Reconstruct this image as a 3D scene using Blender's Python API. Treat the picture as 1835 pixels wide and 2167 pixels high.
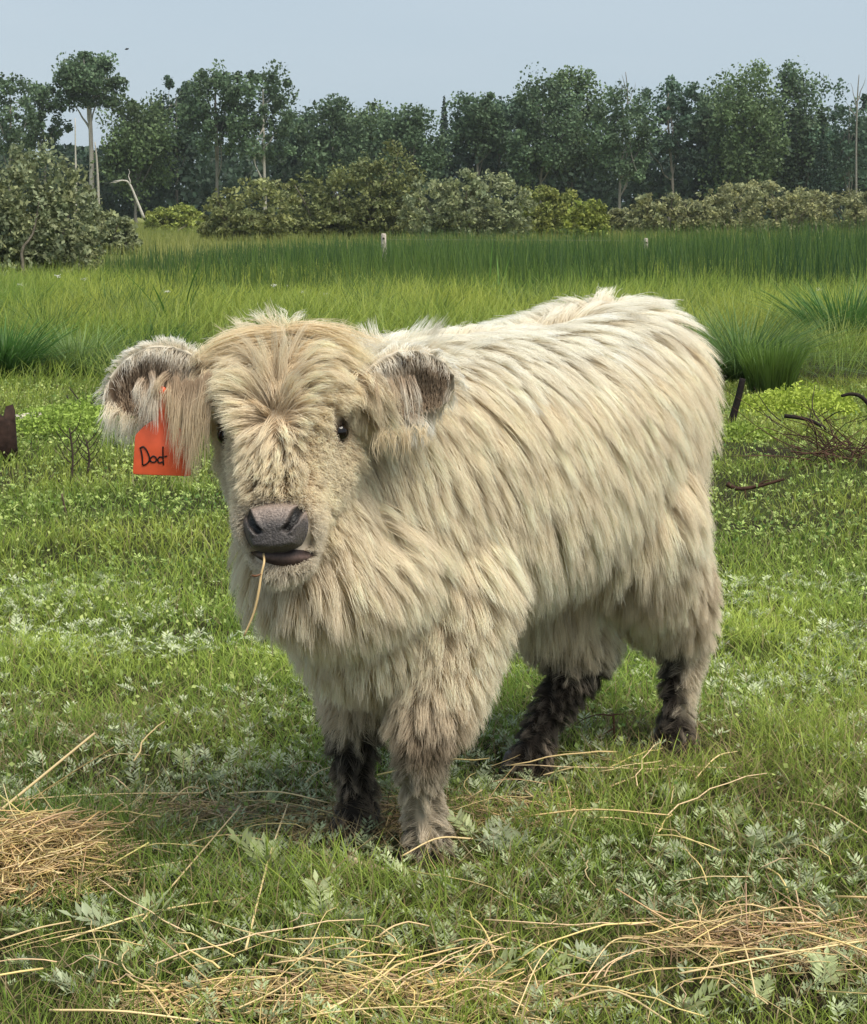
import bpy, bmesh, math, os
import numpy as np
from mathutils import Vector, Matrix, Quaternion
from mathutils.bvhtree import BVHTree
from mathutils.kdtree import KDTree

for _o in list(bpy.data.objects):
    bpy.data.objects.remove(_o, do_unlink=True)
SC = bpy.context.scene
COL = SC.collection
R = math.radians

# ------------------------------------------------------------------ camera
F_PX, W_PX, H_PX = 4300.0, 1835.0, 2167.0        # focal length and size in photograph pixels
CAM_H, HORIZON = 1.40, 440.0
PITCH = math.atan((H_PX / 2 - HORIZON) / F_PX)
cam_d = bpy.data.cameras.new('camera')
cam_d.sensor_fit = 'VERTICAL'
cam_d.sensor_height = 24.0
cam_d.lens = F_PX / H_PX * 24.0
cam_d.clip_start = 0.1
cam_d.clip_end = 3000
cam = bpy.data.objects.new('camera', cam_d)
COL.objects.link(cam)
cam.location = (0, 0, CAM_H)
cam.rotation_euler = (math.pi / 2 - PITCH, 0, 0)
SC.camera = cam

# ------------------------------------------------------------------ sky and sun (bright overcast)
SUN_EL, SUN_AZ = 60.0, 136.0         # azimuth measured from +Y (away from the camera) towards +X
world = bpy.data.worlds.new('World')
SC.world = world
world.use_nodes = True
wn, wl = world.node_tree.nodes, world.node_tree.links
wn.clear()
w_out = wn.new('ShaderNodeOutputWorld')
w_bg = wn.new('ShaderNodeBackground')
w_sky = wn.new('ShaderNodeTexSky')
w_sky.sky_type = 'NISHITA'
w_sky.sun_disc = False
w_sky.sun_elevation = R(SUN_EL)
w_sky.sun_rotation = R(SUN_AZ)
w_sky.air_density = 1.0
w_sky.dust_density = 1.0
w_sky.ozone_density = 1.0
# an even cloud deck over the whole dome hides most of the clear sky
w_mix = wn.new('ShaderNodeMixRGB')
w_mix.inputs['Fac'].default_value = 0.92
w_tc = wn.new('ShaderNodeTexCoord')
w_map = wn.new('ShaderNodeMapping')
w_map.inputs['Scale'].default_value = (1.0, 1.0, 5.0)
w_noise = wn.new('ShaderNodeTexNoise')
w_noise.inputs['Scale'].default_value = 2.2
w_noise.inputs['Detail'].default_value = 3.0
w_ramp = wn.new('ShaderNodeValToRGB')
w_ramp.color_ramp.elements[0].position = 0.30
w_ramp.color_ramp.elements[1].position = 0.72
w_ramp.color_ramp.elements[0].color = (2.72, 3.36, 3.92, 1)
w_ramp.color_ramp.elements[1].color = (3.18, 3.72, 4.17, 1)
wl.new(w_tc.outputs['Generated'], w_map.inputs['Vector'])
wl.new(w_map.outputs['Vector'], w_noise.inputs['Vector'])
wl.new(w_noise.outputs['Fac'], w_ramp.inputs['Fac'])
wl.new(w_sky.outputs['Color'], w_mix.inputs['Color1'])
wl.new(w_ramp.outputs['Color'], w_mix.inputs['Color2'])
wl.new(w_mix.outputs['Color'], w_bg.inputs['Color'])
w_bg.inputs['Strength'].default_value = 0.05
wl.new(w_bg.outputs['Background'], w_out.inputs['Surface'])

sun_d = bpy.data.lights.new('sun', 'SUN')
sun_d.energy = 1.5
sun_d.angle = R(40)
sun_d.color = (1.0, 0.91, 0.77)
sun = bpy.data.objects.new('sun', sun_d)
COL.objects.link(sun)
_el, _az = R(SUN_EL), R(SUN_AZ)
_to_sun = Vector((math.sin(_az) * math.cos(_el), math.cos(_az) * math.cos(_el), math.sin(_el)))
sun.rotation_euler = _to_sun.to_track_quat('Z', 'Y').to_euler()
sun.location = _to_sun * 60

vs = SC.view_settings
vs.view_transform = 'Standard'
vs.look = 'None'
vs.exposure = 1.8
vs.gamma = 1.0
vs.use_curve_mapping = False

SC.render.engine = 'CYCLES'
SC.cycles.use_denoising = True
SC.cycles.max_bounces = 8
SC.cycles.diffuse_bounces = 4
SC.cycles.transmission_bounces = 4
SC.cycles.sample_clamp_indirect = 6.0
SC.cycles_curves.shape = 'RIBBONS'
SC.cycles_curves.subdivisions = 2

# ------------------------------------------------------------------ helpers
rng = np.random.default_rng(7)


def ray(px, py):
    dx = (px - W_PX / 2) / F_PX
    dy = -(py - H_PX / 2) / F_PX
    c, s = math.cos(PITCH), math.sin(PITCH)
    return np.array([dx, c + dy * s, -s + dy * c])


def at(px, py, Y):
    """point seen at a photograph pixel, at distance Y from the camera along the ground"""
    d = ray(px, py)
    return np.array([0, 0, CAM_H]) + d * (Y / d[1])


def on_ground(px, py, z=0.0):
    d = ray(px, py)
    return np.array([0, 0, CAM_H]) + d * ((z - CAM_H) / d[2])


def unit(v):
    v = np.asarray(v, float)
    return v / (np.linalg.norm(v, axis=-1, keepdims=True) + 1e-12)


def smooth(a, b, x):
    t = np.clip((np.asarray(x, float) - a) / (b - a), 0, 1)
    return t * t * (3 - 2 * t)


_perm = np.random.default_rng(3).random((64, 64, 64)).astype(np.float32)


def noise3(p, scale):
    """cheap periodic value noise, 0..1"""
    q = np.asarray(p, float) * scale + 1000.0
    i = np.floor(q).astype(int)
    f = q - i
    f = f * f * (3 - 2 * f)
    out = 0
    for dx in (0, 1):
        wx = f[:, 0] if dx else 1 - f[:, 0]
        for dy in (0, 1):
            wy = f[:, 1] if dy else 1 - f[:, 1]
            for dz in (0, 1):
                wz = f[:, 2] if dz else 1 - f[:, 2]
                out = out + wx * wy * wz * _perm[(i[:, 0] + dx) % 64, (i[:, 1] + dy) % 64, (i[:, 2] + dz) % 64]
    return out


def noise2(x, y, scale):
    return noise3(np.stack([np.asarray(x, float), np.asarray(y, float), np.zeros_like(np.asarray(x, float))], 1), scale)


def gz(x, y):
    """ground height"""
    x, y = np.atleast_1d(np.asarray(x, float)), np.atleast_1d(np.asarray(y, float))
    near = 1 - smooth(16, 40, y)
    return near * (0.05 * (noise2(x, y, 0.7) - 0.5) + 0.022 * (noise2(x + 9, y, 3.1) - 0.5))


def new_mesh(name, verts, faces_flat, sizes, mat=None, smooth_shade=False, color=None, uv=None):
    """fast mesh from numpy arrays; color is per vertex RGBA"""
    me = bpy.data.meshes.new(name)
    verts = np.ascontiguousarray(verts, np.float32)
    faces_flat = np.ascontiguousarray(faces_flat, np.int32).ravel()
    sizes = np.ascontiguousarray(sizes, np.int32)
    me.vertices.add(len(verts))
    me.vertices.foreach_set('co', verts.ravel())
    me.loops.add(len(faces_flat))
    me.loops.foreach_set('vertex_index', faces_flat)
    me.polygons.add(len(sizes))
    st = np.zeros(len(sizes), np.int32)
    st[1:] = np.cumsum(sizes)[:-1]
    me.polygons.foreach_set('loop_start', st)
    me.polygons.foreach_set('loop_total', sizes)
    if smooth_shade:
        me.polygons.foreach_set('use_smooth', np.ones(len(sizes), bool))
    me.update(calc_edges=True)
    if color is not None:
        a = me.color_attributes.new('tint', 'FLOAT_COLOR', 'POINT')
        c = np.ones((len(verts), 4), np.float32)
        c[:, :color.shape[1]] = color
        a.data.foreach_set('color', c.ravel())
    if mat is not None:
        me.materials.append(mat)
    return me


class MB:
    """collects tubes, lofts and grids into one mesh"""
    def __init__(s):
        s.v, s.f, s.c, s.n = [], [], [], 0

    def add(s, verts, faces, col=None):
        verts = np.asarray(verts, float)
        s.v.append(verts)
        s.f += [[i + s.n for i in f] for f in faces]
        c = np.ones((len(verts), 3)) if col is None else np.broadcast_to(np.asarray(col, float), (len(verts), 3))
        s.c.append(c)
        s.n += len(verts)
        return s

    def loft(s, rings, cap=True, col=None):
        """rings: list of (k,3) arrays"""
        k = len(rings[0])
        V = np.concatenate(rings)
        F = []
        for i in range(len(rings) - 1):
            for j in range(k):
                F.append([i * k + j, i * k + (j + 1) % k, (i + 1) * k + (j + 1) % k, (i + 1) * k + j])
        if cap:
            F.append(list(range(k))[::-1])
            F.append([(len(rings) - 1) * k + j for j in range(k)])
        return s.add(V, F, col)

    def tube(s, pts, rad, k=8, col=None, squash=1.0):
        pts = np.asarray(pts, float)
        rad = np.broadcast_to(np.asarray(rad, float), (len(pts),))
        tan = unit(np.gradient(pts, axis=0))
        ref = np.array([0, 0, 1.0]) if abs(tan[0][2]) < 0.9 else np.array([1.0, 0, 0])
        rings = []
        u = unit(np.cross(tan[0], ref))
        for i in range(len(pts)):
            u = unit(u - tan[i] * np.dot(u, tan[i]))
            w = np.cross(tan[i], u)
            a = np.arange(k) / k * 2 * math.pi
            rings.append(pts[i] + rad[i] * (np.cos(a)[:, None] * u + squash * np.sin(a)[:, None] * w))
        return s.loft(rings, True, col)

    def grid(s, G, col=None):
        """G: (n,m,3)"""
        n, m = G.shape[:2]
        F = [[i * m + j, (i + 1) * m + j, (i + 1) * m + j + 1, i * m + j + 1] for i in range(n - 1) for j in range(m - 1)]
        return s.add(G.reshape(-1, 3), F, None if col is None else np.asarray(col).reshape(-1, 3) if np.ndim(col) > 1 else col)

    def mesh(s, name, mat, smooth_shade=True):
        flat = [i for f in s.f for i in f]
        return new_mesh(name, np.concatenate(s.v), flat, [len(f) for f in s.f], mat, smooth_shade, np.concatenate(s.c))

    def build(s, name, mat, parent=None, smooth_shade=True):
        return link(name, s.mesh(name, mat, smooth_shade), parent)


def link(name, data, parent=None):
    o = bpy.data.objects.new(name, data)
    COL.objects.link(o)
    if parent is not None:
        o.parent = parent
        if any(abs(c) > 0 for c in parent.location) or parent.parent or any(parent.rotation_euler):
            m = Matrix.LocRotScale(parent.location, parent.rotation_euler, parent.scale)
            if parent.parent:
                p2 = parent.parent
                m = Matrix.LocRotScale(p2.location, p2.rotation_euler, p2.scale) @ m
            o.matrix_parent_inverse = m.inverted()
    return o


def tag(o, label=None, cat=None, group=None, kind=None):
    if label: o['label'] = label
    if cat: o['category'] = cat
    if group: o['group'] = group
    if kind: o['kind'] = kind
    return o


def empty(name, loc):
    o = bpy.data.objects.new(name, None)
    o.empty_display_size = 0.1
    COL.objects.link(o)
    o.location = loc
    return o


def spline(pts, n):
    """Catmull-Rom through pts, n samples"""
    P = np.asarray(pts, float)
    P = np.vstack([2 * P[0] - P[1], P, 2 * P[-1] - P[-2]])
    t = np.linspace(0, len(P) - 3 - 1e-9, n)
    i = t.astype(int)
    f = (t - i)[:, None]
    a, b, c, d = P[i], P[i + 1], P[i + 2], P[i + 3]
    return 0.5 * (2 * b + (c - a) * f + (2 * a - 5 * b + 4 * c - d) * f * f + (3 * b - a - 3 * c + d) * f ** 3)


# ------------------------------------------------------------------ materials
def mat_new(name):
    m = bpy.data.materials.new(name)
    m.use_nodes = True
    nt = m.node_tree
    b = nt.nodes['Principled BSDF']
    return m, nt, b


def mat_tint(name, rough=0.6, spec=0.3, transl=0.0, noise=None, bump=None):
    """colour from the mesh's own tint, optional see-through light for leaves, noise wear and bump"""
    m, nt, b = mat_new(name)
    a = nt.nodes.new('ShaderNodeAttribute')
    a.attribute_name = 'tint'
    col = a.outputs['Color']
    if noise:
        n = nt.nodes.new('ShaderNodeTexNoise')
        n.inputs['Scale'].default_value = noise[0]
        n.inputs['Detail'].default_value = 5
        tc = nt.nodes.new('ShaderNodeTexCoord')
        nt.links.new(tc.outputs['Object'], n.inputs['Vector'])
        mr = nt.nodes.new('ShaderNodeMapRange')
        mr.inputs['From Min'].default_value = 0.3
        mr.inputs['From Max'].default_value = 0.7
        mr.inputs['To Min'].default_value = 1 - noise[1]
        mr.inputs['To Max'].default_value = 1 + noise[1]
        nt.links.new(n.outputs['Fac'], mr.inputs['Value'])
        mul = nt.nodes.new('ShaderNodeVectorMath')
        mul.operation = 'SCALE'
        nt.links.new(col, mul.inputs[0])
        nt.links.new(mr.outputs['Result'], mul.inputs['Scale'])
        col = mul.outputs['Vector']
        if bump:
            bp = nt.nodes.new('ShaderNodeBump')
            bp.inputs['Strength'].default_value = bump[0]
            bp.inputs['Distance'].default_value = bump[1]
            nt.links.new(n.outputs['Fac'], bp.inputs['Height'])
            nt.links.new(bp.outputs['Normal'], b.inputs['Normal'])
    nt.links.new(col, b.inputs['Base Color'])
    b.inputs['Roughness'].default_value = rough
    b.inputs['Specular IOR Level'].default_value = spec
    if transl > 0:
        t = nt.nodes.new('ShaderNodeBsdfTranslucent')
        nt.links.new(col, t.inputs['Color'])
        mx = nt.nodes.new('ShaderNodeMixShader')
        mx.inputs['Fac'].default_value = transl
        out = nt.nodes['Material Output']
        nt.links.new(b.outputs['BSDF'], mx.inputs[1])
        nt.links.new(t.outputs['BSDF'], mx.inputs[2])
        nt.links.new(mx.outputs['Shader'], out.inputs['Surface'])
    return m


M_BLADE = mat_tint('grass_blade', 0.45, 0.3, 0.45)
M_LEAF = mat_tint('leaf', 0.55, 0.25, 0.3)
M_BARK = mat_tint('bark', 0.9, 0.15, 0, (18, 0.35), (0.5, 0.02))
M_STRAW = mat_tint('dry_straw', 0.5, 0.35, 0.12)
M_WOOD = mat_tint('weathered_wood', 0.85, 0.2, 0, (30, 0.4), (0.6, 0.01))
# ================================================================== ground: one sheet to the horizon
def ground_material():
    m, nt, b = mat_new('pasture_soil_and_turf')
    N, L = nt.nodes, nt.links
    geo = N.new('ShaderNodeNewGeometry')
    sep = N.new('ShaderNodeSeparateXYZ')
    L.new(geo.outputs['Position'], sep.inputs[0])
    n1 = N.new('ShaderNodeTexNoise'); n1.inputs['Scale'].default_value = 2.2; n1.inputs['Detail'].default_value = 8
    n2 = N.new('ShaderNodeTexNoise'); n2.inputs['Scale'].default_value = 40; n2.inputs['Detail'].default_value = 4
    n3 = N.new('ShaderNodeTexNoise'); n3.inputs['Scale'].default_value = .12; n3.inputs['Detail'].default_value = 6
    for n in (n1, n2, n3): L.new(geo.outputs['Position'], n.inputs['Vector'])
    r1 = N.new('ShaderNodeValToRGB')
    e = r1.color_ramp.elements
    e[0].position, e[0].color = .36, (.026, .020, .012, 1)
    e[1].position, e[1].color = .62, (.050, .062, .018, 1)
    L.new(n1.outputs['Fac'], r1.inputs['Fac'])
    r3 = N.new('ShaderNodeValToRGB')
    e = r3.color_ramp.elements
    e[0].position, e[0].color = .35, (.19, .22, .06, 1)
    e[1].position, e[1].color = .65, (.27, .28, .09, 1)
    L.new(n3.outputs['Fac'], r3.inputs['Fac'])
    mr = N.new('ShaderNodeMapRange')
    mr.inputs['From Min'].default_value = 22; mr.inputs['From Max'].default_value = 60
    L.new(sep.outputs['Y'], mr.inputs['Value'])
    mx = N.new('ShaderNodeMixRGB')
    L.new(mr.outputs['Result'], mx.inputs['Fac'])
    L.new(r1.outputs['Color'], mx.inputs['Color1'])
    L.new(r3.outputs['Color'], mx.inputs['Color2'])
    hs = N.new('ShaderNodeMixRGB'); hs.blend_type = 'MULTIPLY'; hs.inputs['Fac'].default_value = .5
    L.new(mx.outputs['Color'], hs.inputs['Color1'])
    L.new(n2.outputs['Fac'], hs.inputs['Color2'])
    L.new(hs.outputs['Color'], b.inputs['Base Color'])
    bp = N.new('ShaderNodeBump'); bp.inputs['Strength'].default_value = .8; bp.inputs['Distance'].default_value = .02
    L.new(n2.outputs['Fac'], bp.inputs['Height'])
    L.new(bp.outputs['Normal'], b.inputs['Normal'])
    b.inputs['Roughness'].default_value = .95
    b.inputs['Specular IOR Level'].default_value = .1
    return m


_ys = np.concatenate([[-60, -20, -5], np.arange(0, 16, .12), np.arange(16, 40, .6), [45, 55, 70, 90, 120, 170, 250, 400, 700, 1400]])
_xs = np.concatenate([[-1200, -600, -300, -150, -80, -40, -20, -10], np.arange(-6, 6.01, .12), [10, 20, 40, 80, 150, 300, 600, 1200]])
_X, _Y = np.meshgrid(_xs, _ys, indexing='ij')
_Z = gz(_X.ravel(), _Y.ravel()).reshape(_X.shape) * (np.abs(_X) < 7)
_gm = MB().grid(np.stack([_X, _Y, _Z], -1)).mesh('ground', ground_material())
_gm.flip_normals()
tag(link('ground', _gm), kind='structure')


# ------------------------------------------------------------------ grass
FEET = [on_ground(905, 1822), on_ground(757, 1768), on_ground(1112, 1645), on_ground(1428, 1592)]


def blades(P, h, w, az, lean, bend, c0, c1, segs):
    """P (n,3) roots; returns verts, faces, sizes, colours"""
    n = len(P)
    d = np.stack([np.cos(az), np.sin(az), np.zeros(n)], 1)
    fa = az + np.pi / 2 + np.random.default_rng(n).normal(0, .9, n)
    s = np.stack([np.cos(fa), np.sin(fa), np.zeros(n)], 1)
    nv_ = 2 * segs + 1
    V = np.empty((n, nv_, 3))
    C = np.empty((n, nv_, 3))
    for k in range(segs + 1):
        t = k / segs
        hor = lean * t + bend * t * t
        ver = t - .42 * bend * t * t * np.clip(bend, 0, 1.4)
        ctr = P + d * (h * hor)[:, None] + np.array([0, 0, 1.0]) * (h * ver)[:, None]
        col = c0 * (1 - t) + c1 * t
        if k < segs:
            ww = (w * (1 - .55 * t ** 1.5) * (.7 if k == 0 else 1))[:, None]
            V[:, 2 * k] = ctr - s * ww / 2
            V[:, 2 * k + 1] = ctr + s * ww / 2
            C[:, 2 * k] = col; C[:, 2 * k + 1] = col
        else:
            V[:, 2 * segs] = ctr
            C[:, 2 * segs] = col
    base = (np.arange(n) * nv_)[:, None]
    fl, sz = [], []
    per = []
    for k in range(segs - 1):
        per += [2 * k, 2 * k + 1, 2 * k + 3, 2 * k + 2]
        sz.append(4)
    per += [2 * segs - 2, 2 * segs - 1, 2 * segs]
    sz.append(3)
    F = (base + np.array(per)[None]).ravel()
    S = np.tile(sz, n)
    return V.reshape(-1, 3), F, S, C.reshape(-1, 3)


def joined(parts):
    V, F, S, C, o = [], [], [], [], 0
    for v, f, s, c in parts:
        V.append(v); F.append(f + o); S.append(s); C.append(c); o += len(v)
    return np.concatenate(V), np.concatenate(F), np.concatenate(S), np.concatenate(C)


def scatter(n, y0, y1, seed, margin=.075, extra=.5):
    """even over the ground wedge the camera could see, with room at the sides"""
    g = np.random.default_rng(seed)
    k = .2134 + margin
    a = lambda y: k * y * y / 2 + extra * y
    # inverse of the area function by table
    ys = np.linspace(y0, y1, 2000)
    cdf = a(ys)
    y = np.interp(g.uniform(cdf[0], cdf[-1], n), cdf, ys)
    x = (g.random(n) * 2 - 1) * (k * y + extra)
    return x, y


def lerp(a, b, t):
    t = np.asarray(t)[:, None]
    return np.asarray(a) * (1 - t) + np.asarray(b) * t


def soil_patch(x, y):
    """trodden bare spots, 0..1"""
    q = np.zeros(len(x))
    for px, py, rx, ry in ((190, 1195, .30, .16), (330, 1190, .2, .12), (1560, 1390, .16, .10), (1640, 960, .5, .5), (1760, 1010, .5, .6), (1580, 1050, .35, .3), (330, 1720, .22, .10)):
        c = on_ground(px, py)
        q = np.maximum(q, np.exp(-(((x - c[0]) / rx) ** 2 + ((y - c[1]) / ry) ** 2)))
    return q


_g = np.random.default_rng(100)
# -- turf round the calf
n = 185000
x, y = scatter(n, 2.7, 9.0, 101, .07, .35)
dens = noise2(x, y, 5.0)
keep = _g.random(n) < np.clip(.35 + 1.1 * dens, 0, 1) * (1 - .8 * soil_patch(x, y)) * smooth(9.0, 6.0, y)
x, y = x[keep], y[keep]
n = len(x)
z = gz(x, y)
tall = noise2(x + 3, y, 2.3)
far = smooth(4.6, 6.6, y)
h = _g.uniform(.045, .110, n) * (.5 + 1.1 * tall) * (1.0 - .22 * far)
w = _g.uniform(.0018, .0036, n)
for _f in FEET:
    _d = np.hypot(x - _f[0], (y - _f[1] + .05) * .8)
    h *= .22 + .78 * smooth(.07, .24, _d)
hue = np.clip(noise2(x, y + 5, 1.8) * .7 + _g.normal(.15, .18, n), 0, 1)
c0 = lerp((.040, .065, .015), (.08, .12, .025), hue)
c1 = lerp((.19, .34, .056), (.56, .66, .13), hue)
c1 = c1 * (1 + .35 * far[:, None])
dry = _g.random(n) < .07 + .12 * noise2(x + 11, y, 2.7) * (1 - far)
c1[dry] = lerp((.36, .27, .13), (.52, .43, .24), _g.random(dry.sum()))
c0[dry] = c1[dry] * .5
wide = _g.random(n) < .10
w[wide] *= 1.7
az = _g.random(n) * 6.283
A0 = None
# trodden dead thatch lying flat between the green blades
m_ = 15000
tx, ty = scatter(m_, 2.8, 5.6, 111, .07, .35)
tk = _g.random(m_) < np.clip(noise2(tx + 4, ty, 3.0) * 1.5 - .15, .05, 1)
tx, ty = tx[tk], ty[tk]
m_ = len(tx)
tcol = lerp((.20, .14, .07), (.50, .40, .22), _g.random(m_))
A0 = blades(np.stack([tx, ty, gz(tx, ty) + _g.uniform(.004, .03, m_)], 1), _g.uniform(.03, .085, m_), _g.uniform(.0014, .003, m_), _g.random(m_) * 6.283, _g.normal(1.3, .5, m_), _g.normal(.3, .5, m_) * 0 + .2, tcol * .7, tcol, 2)
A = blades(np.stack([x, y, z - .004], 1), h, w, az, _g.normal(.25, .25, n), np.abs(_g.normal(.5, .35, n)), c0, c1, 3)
# -- short bright pasture behind the calf
n = 140000
x, y = scatter(n, 6.0, 16.5, 102, .06, .5)
keep = _g.random(n) < np.clip(.45 + .9 * noise2(x, y, 2.6), 0, 1) * (1 - .75 * soil_patch(x, y)) * smooth(5.8, 8.6, y)
x, y = x[keep], y[keep]
n = len(x)
tall = noise2(x + 3, y, 1.6)
h = _g.uniform(.035, .075, n) * (.55 + 1.2 * tall)
w = _g.uniform(.0035, .0070, n)
hue = np.clip(noise2(x, y + 5, .9) * .9 + _g.normal(.05, .2, n), 0, 1)
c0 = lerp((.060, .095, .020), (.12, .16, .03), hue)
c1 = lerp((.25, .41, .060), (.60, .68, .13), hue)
dry = _g.random(n) < .05 + .10 * noise2(x + 11, y, 1.7)
c1[dry] = lerp((.36, .30, .14), (.55, .48, .28), _g.random(dry.sum()))
az = _g.random(n) * 6.283
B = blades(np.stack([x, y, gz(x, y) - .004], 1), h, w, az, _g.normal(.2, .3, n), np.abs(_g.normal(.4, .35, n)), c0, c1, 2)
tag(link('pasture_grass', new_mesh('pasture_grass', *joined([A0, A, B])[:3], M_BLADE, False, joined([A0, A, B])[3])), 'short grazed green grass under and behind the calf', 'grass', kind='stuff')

# -- clover and other small leaves through the turf
n = 52000
x, y = scatter(n, 4.4, 16, 121, .05, .4)
keep = _g.random(n) < np.clip(1.6 * noise2(x + 21, y, 2.4) * (.4 + .6 * noise2(x, y + 31, 7)) + .1, 0, 1) * (1 - .7 * soil_patch(x, y))
x, y = x[keep], y[keep]
n = len(x)
P = np.stack([x, y, gz(x, y) + _g.uniform(.015, .075, n)], 1)
t = np.clip(noise2(x + 2, y, 1.3) * .8 + _g.normal(.1, .22, n), 0, 1)
CLOVER = (P, _g.uniform(.010, .024, n) * np.interp(y, [4, 16], [.8, 1.25]), lerp((.10, .20, .045), (.52, .60, .20), t))

# -- knee-high meadow beyond the pasture edge
n = 90000
x, y = scatter(n, 14.6, 36, 103, .07, .8)
edge = 15.2 + 1.6 * (noise2(x, y * 0, .8) - .5) * 2
keep = (y > edge) & (_g.random(n) < np.clip(.25 + 1.2 * noise2(x, y, .9), 0, 1))
x, y = x[keep], y[keep]
n = len(x)
tl = noise2(x, y, .55)
h = _g.uniform(.22, .48, n) * (.5 + 1.0 * tl) * smooth(14.0, 19, y) + .08
w = _g.uniform(.006, .012, n)
hue = np.clip(noise2(x + 2, y * .5 + 5, .5) * 1.2 - .15 + _g.normal(.05, .16, n), 0, 1)
c0 = lerp((.07, .115, .024), (.15, .19, .035), hue)
c1 = lerp((.20, .35, .058), (.54, .60, .10), hue)
az = _g.normal(.6, 1.4, n)
Mw = blades(np.stack([x, y, gz(x, y) - .01], 1), h, w, az, np.abs(_g.normal(.25, .25, n)), np.abs(_g.normal(.5, .4, n)), c0, c1, 2)
# tufts and tussocks through it
nt2 = 240
tcx, tcy = scatter(nt2, 15.5, 34, 131, .06, .6)
per = 95
tx, ty = np.repeat(tcx, per), np.repeat(tcy, per)
rr = np.sqrt(_g.random(nt2 * per)) * np.repeat(_g.uniform(.08, .28, nt2), per)
aa = _g.random(nt2 * per) * 6.283
hh = _g.uniform(.6, 1.0, nt2 * per) * np.repeat(_g.uniform(.30, .72, nt2), per)
th = np.repeat(_g.random(nt2), per)
tb = lerp((.045, .085, .022), (.12, .16, .04), th)
tt_ = lerp((.10, .21, .045), (.42, .48, .13), np.clip(th + _g.normal(0, .15, nt2 * per), 0, 1))
Tu = blades(np.stack([tx + rr * np.cos(aa), ty + rr * np.sin(aa), np.full(nt2 * per, -.01)], 1), hh, _g.uniform(.006, .012, nt2 * per), aa + _g.normal(0, .6, nt2 * per), np.abs(_g.normal(.3, .2, nt2 * per)), np.abs(_g.normal(.6, .4, nt2 * per)), tb, tt_, 3)
Mw = joined([Mw, Tu])
tag(link('meadow_grass', new_mesh('meadow_grass', *Mw[:3], M_BLADE, False, Mw[3])), 'tall yellow green meadow grass between pasture and reed belt', 'grass', kind='stuff')

# -- reed belt
n = 58000
x, y = scatter(n, 29, 62, 104, .07, 1.0)
fx = x / y                                   # the belt lies across the view, thin at one end
band = smooth(-.23, -.02, fx)
mid = 37 + 5 * smooth(-.1, .25, fx)
wdt = 5.5 + 9.0 * band
keep = _g.random(n) < np.exp(-((y - mid) / wdt) ** 2) * (.10 + .90 * band) * np.clip(2.2 * noise2(x, y, .22) - .25 + .5 * noise2(x + 7, y, .9), 0.05, 1)
x, y = x[keep], y[keep]
n = len(x)
h = _g.uniform(.55, 1.15, n) * (.8 + .4 * noise2(x, y, .3)) * (.82 + .26 * smooth(.05, .22, x / y)) * (.7 + .3 * smooth(-.2, 0, x / y))
w = _g.uniform(.014, .026, n)
hue = _g.random(n)
hue = np.clip(hue * .6 + .8 * (noise2(x, y, .35) - .3), 0, 1)
c0 = lerp((.045, .075, .025), (.10, .14, .03), hue)
c1 = lerp((.034, .098, .040), (.18, .28, .06), hue)
az = _g.random(n) * 6.283
Rb = blades(np.stack([x, y, np.full(n, -.01)], 1), h, w, az, _g.normal(.0, .08, n), np.abs(_g.normal(.10, .10, n)), c0, c1, 2)
tag(link('reed_belt', new_mesh('reed_belt', *Rb[:3], M_BLADE, False, Rb[3])), 'dark green upright reeds in a belt across the wet meadow', 'reeds', kind='stuff')

# -- far meadow up to the bushes
n = 90000
x, y = scatter(n, 33, 165, 105, .05, 2)
h = _g.uniform(.25, .55, n)
w = _g.uniform(.02, .05, n)
hue = np.clip(noise2(x, y, .15) + _g.normal(0, .2, n), 0, 1)
c0 = lerp((.14, .18, .045), (.20, .22, .065), hue)
c1 = lerp((.24, .29, .07), (.38, .38, .12), hue)
Fm = blades(np.stack([x, y, np.full(n, -.01)], 1), h, w, _g.random(n) * 6.283, _g.normal(0, .15, n), np.abs(_g.normal(.3, .2, n)), c0, c1, 1)
tag(link('far_meadow_grass', new_mesh('far_meadow_grass', *Fm[:3], M_BLADE, False, Fm[3])), 'pale yellowish meadow grass reaching to the bushes', 'grass', kind='stuff')
# ================================================================== trees and bushes
def leaf_faces(P, size, cols, seed, up=.25, asp=.75):
    """diamond leaf clumps: P (n,3)"""
    g = np.random.default_rng(seed)
    n = len(P)
    a = unit(g.normal(0, 1, (n, 3)) + [0, 0, -.2])
    nrm = unit(g.normal(0, 1, (n, 3)) + np.array([0, 0, up]))
    b = unit(np.cross(nrm, a))
    s = size[:, None] * .5
    V = np.stack([P - a * s, P + b * s * asp, P + a * s, P - b * s * asp], 1)
    C = np.repeat(cols[:, None], 4, 1)
    F = np.arange(4 * n)
    return V.reshape(-1, 3), F, np.full(n, 4), C.reshape(-1, 3)


_cv = leaf_faces(*CLOVER, 122, 1.1, .7)
tag(link('clover_cover', new_mesh('clover_cover', *_cv[:3], M_LEAF, False, _cv[3])), 'small clover and herb leaves dotted through the grazed grass', 'ground cover', kind='stuff')


def crown_points(center, rx, ry, rz, n, nclump, seed, hollow=.55, clump=.30):
    """leaves gathered in clumps through an ellipsoid"""
    g = np.random.default_rng(seed)
    d = unit(g.normal(0, 1, (nclump, 3)))
    r = hollow + (1 - hollow) * g.random(nclump) ** .7
    cc = d * r[:, None]
    cc[:, 2] = np.where(cc[:, 2] < -.75, cc[:, 2] * .75, cc[:, 2])
    k = g.integers(0, nclump, n)
    sz = g.uniform(.35, 1.35, nclump) * clump
    p = cc[k] + unit(g.normal(0, 1, (n, 3))) * (g.random(n) ** .45 * sz[k])[:, None] * [1, 1, .75]
    return np.asarray(center) + p * [rx, ry, rz], cc * [rx, ry, rz] + np.asarray(center), k


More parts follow.
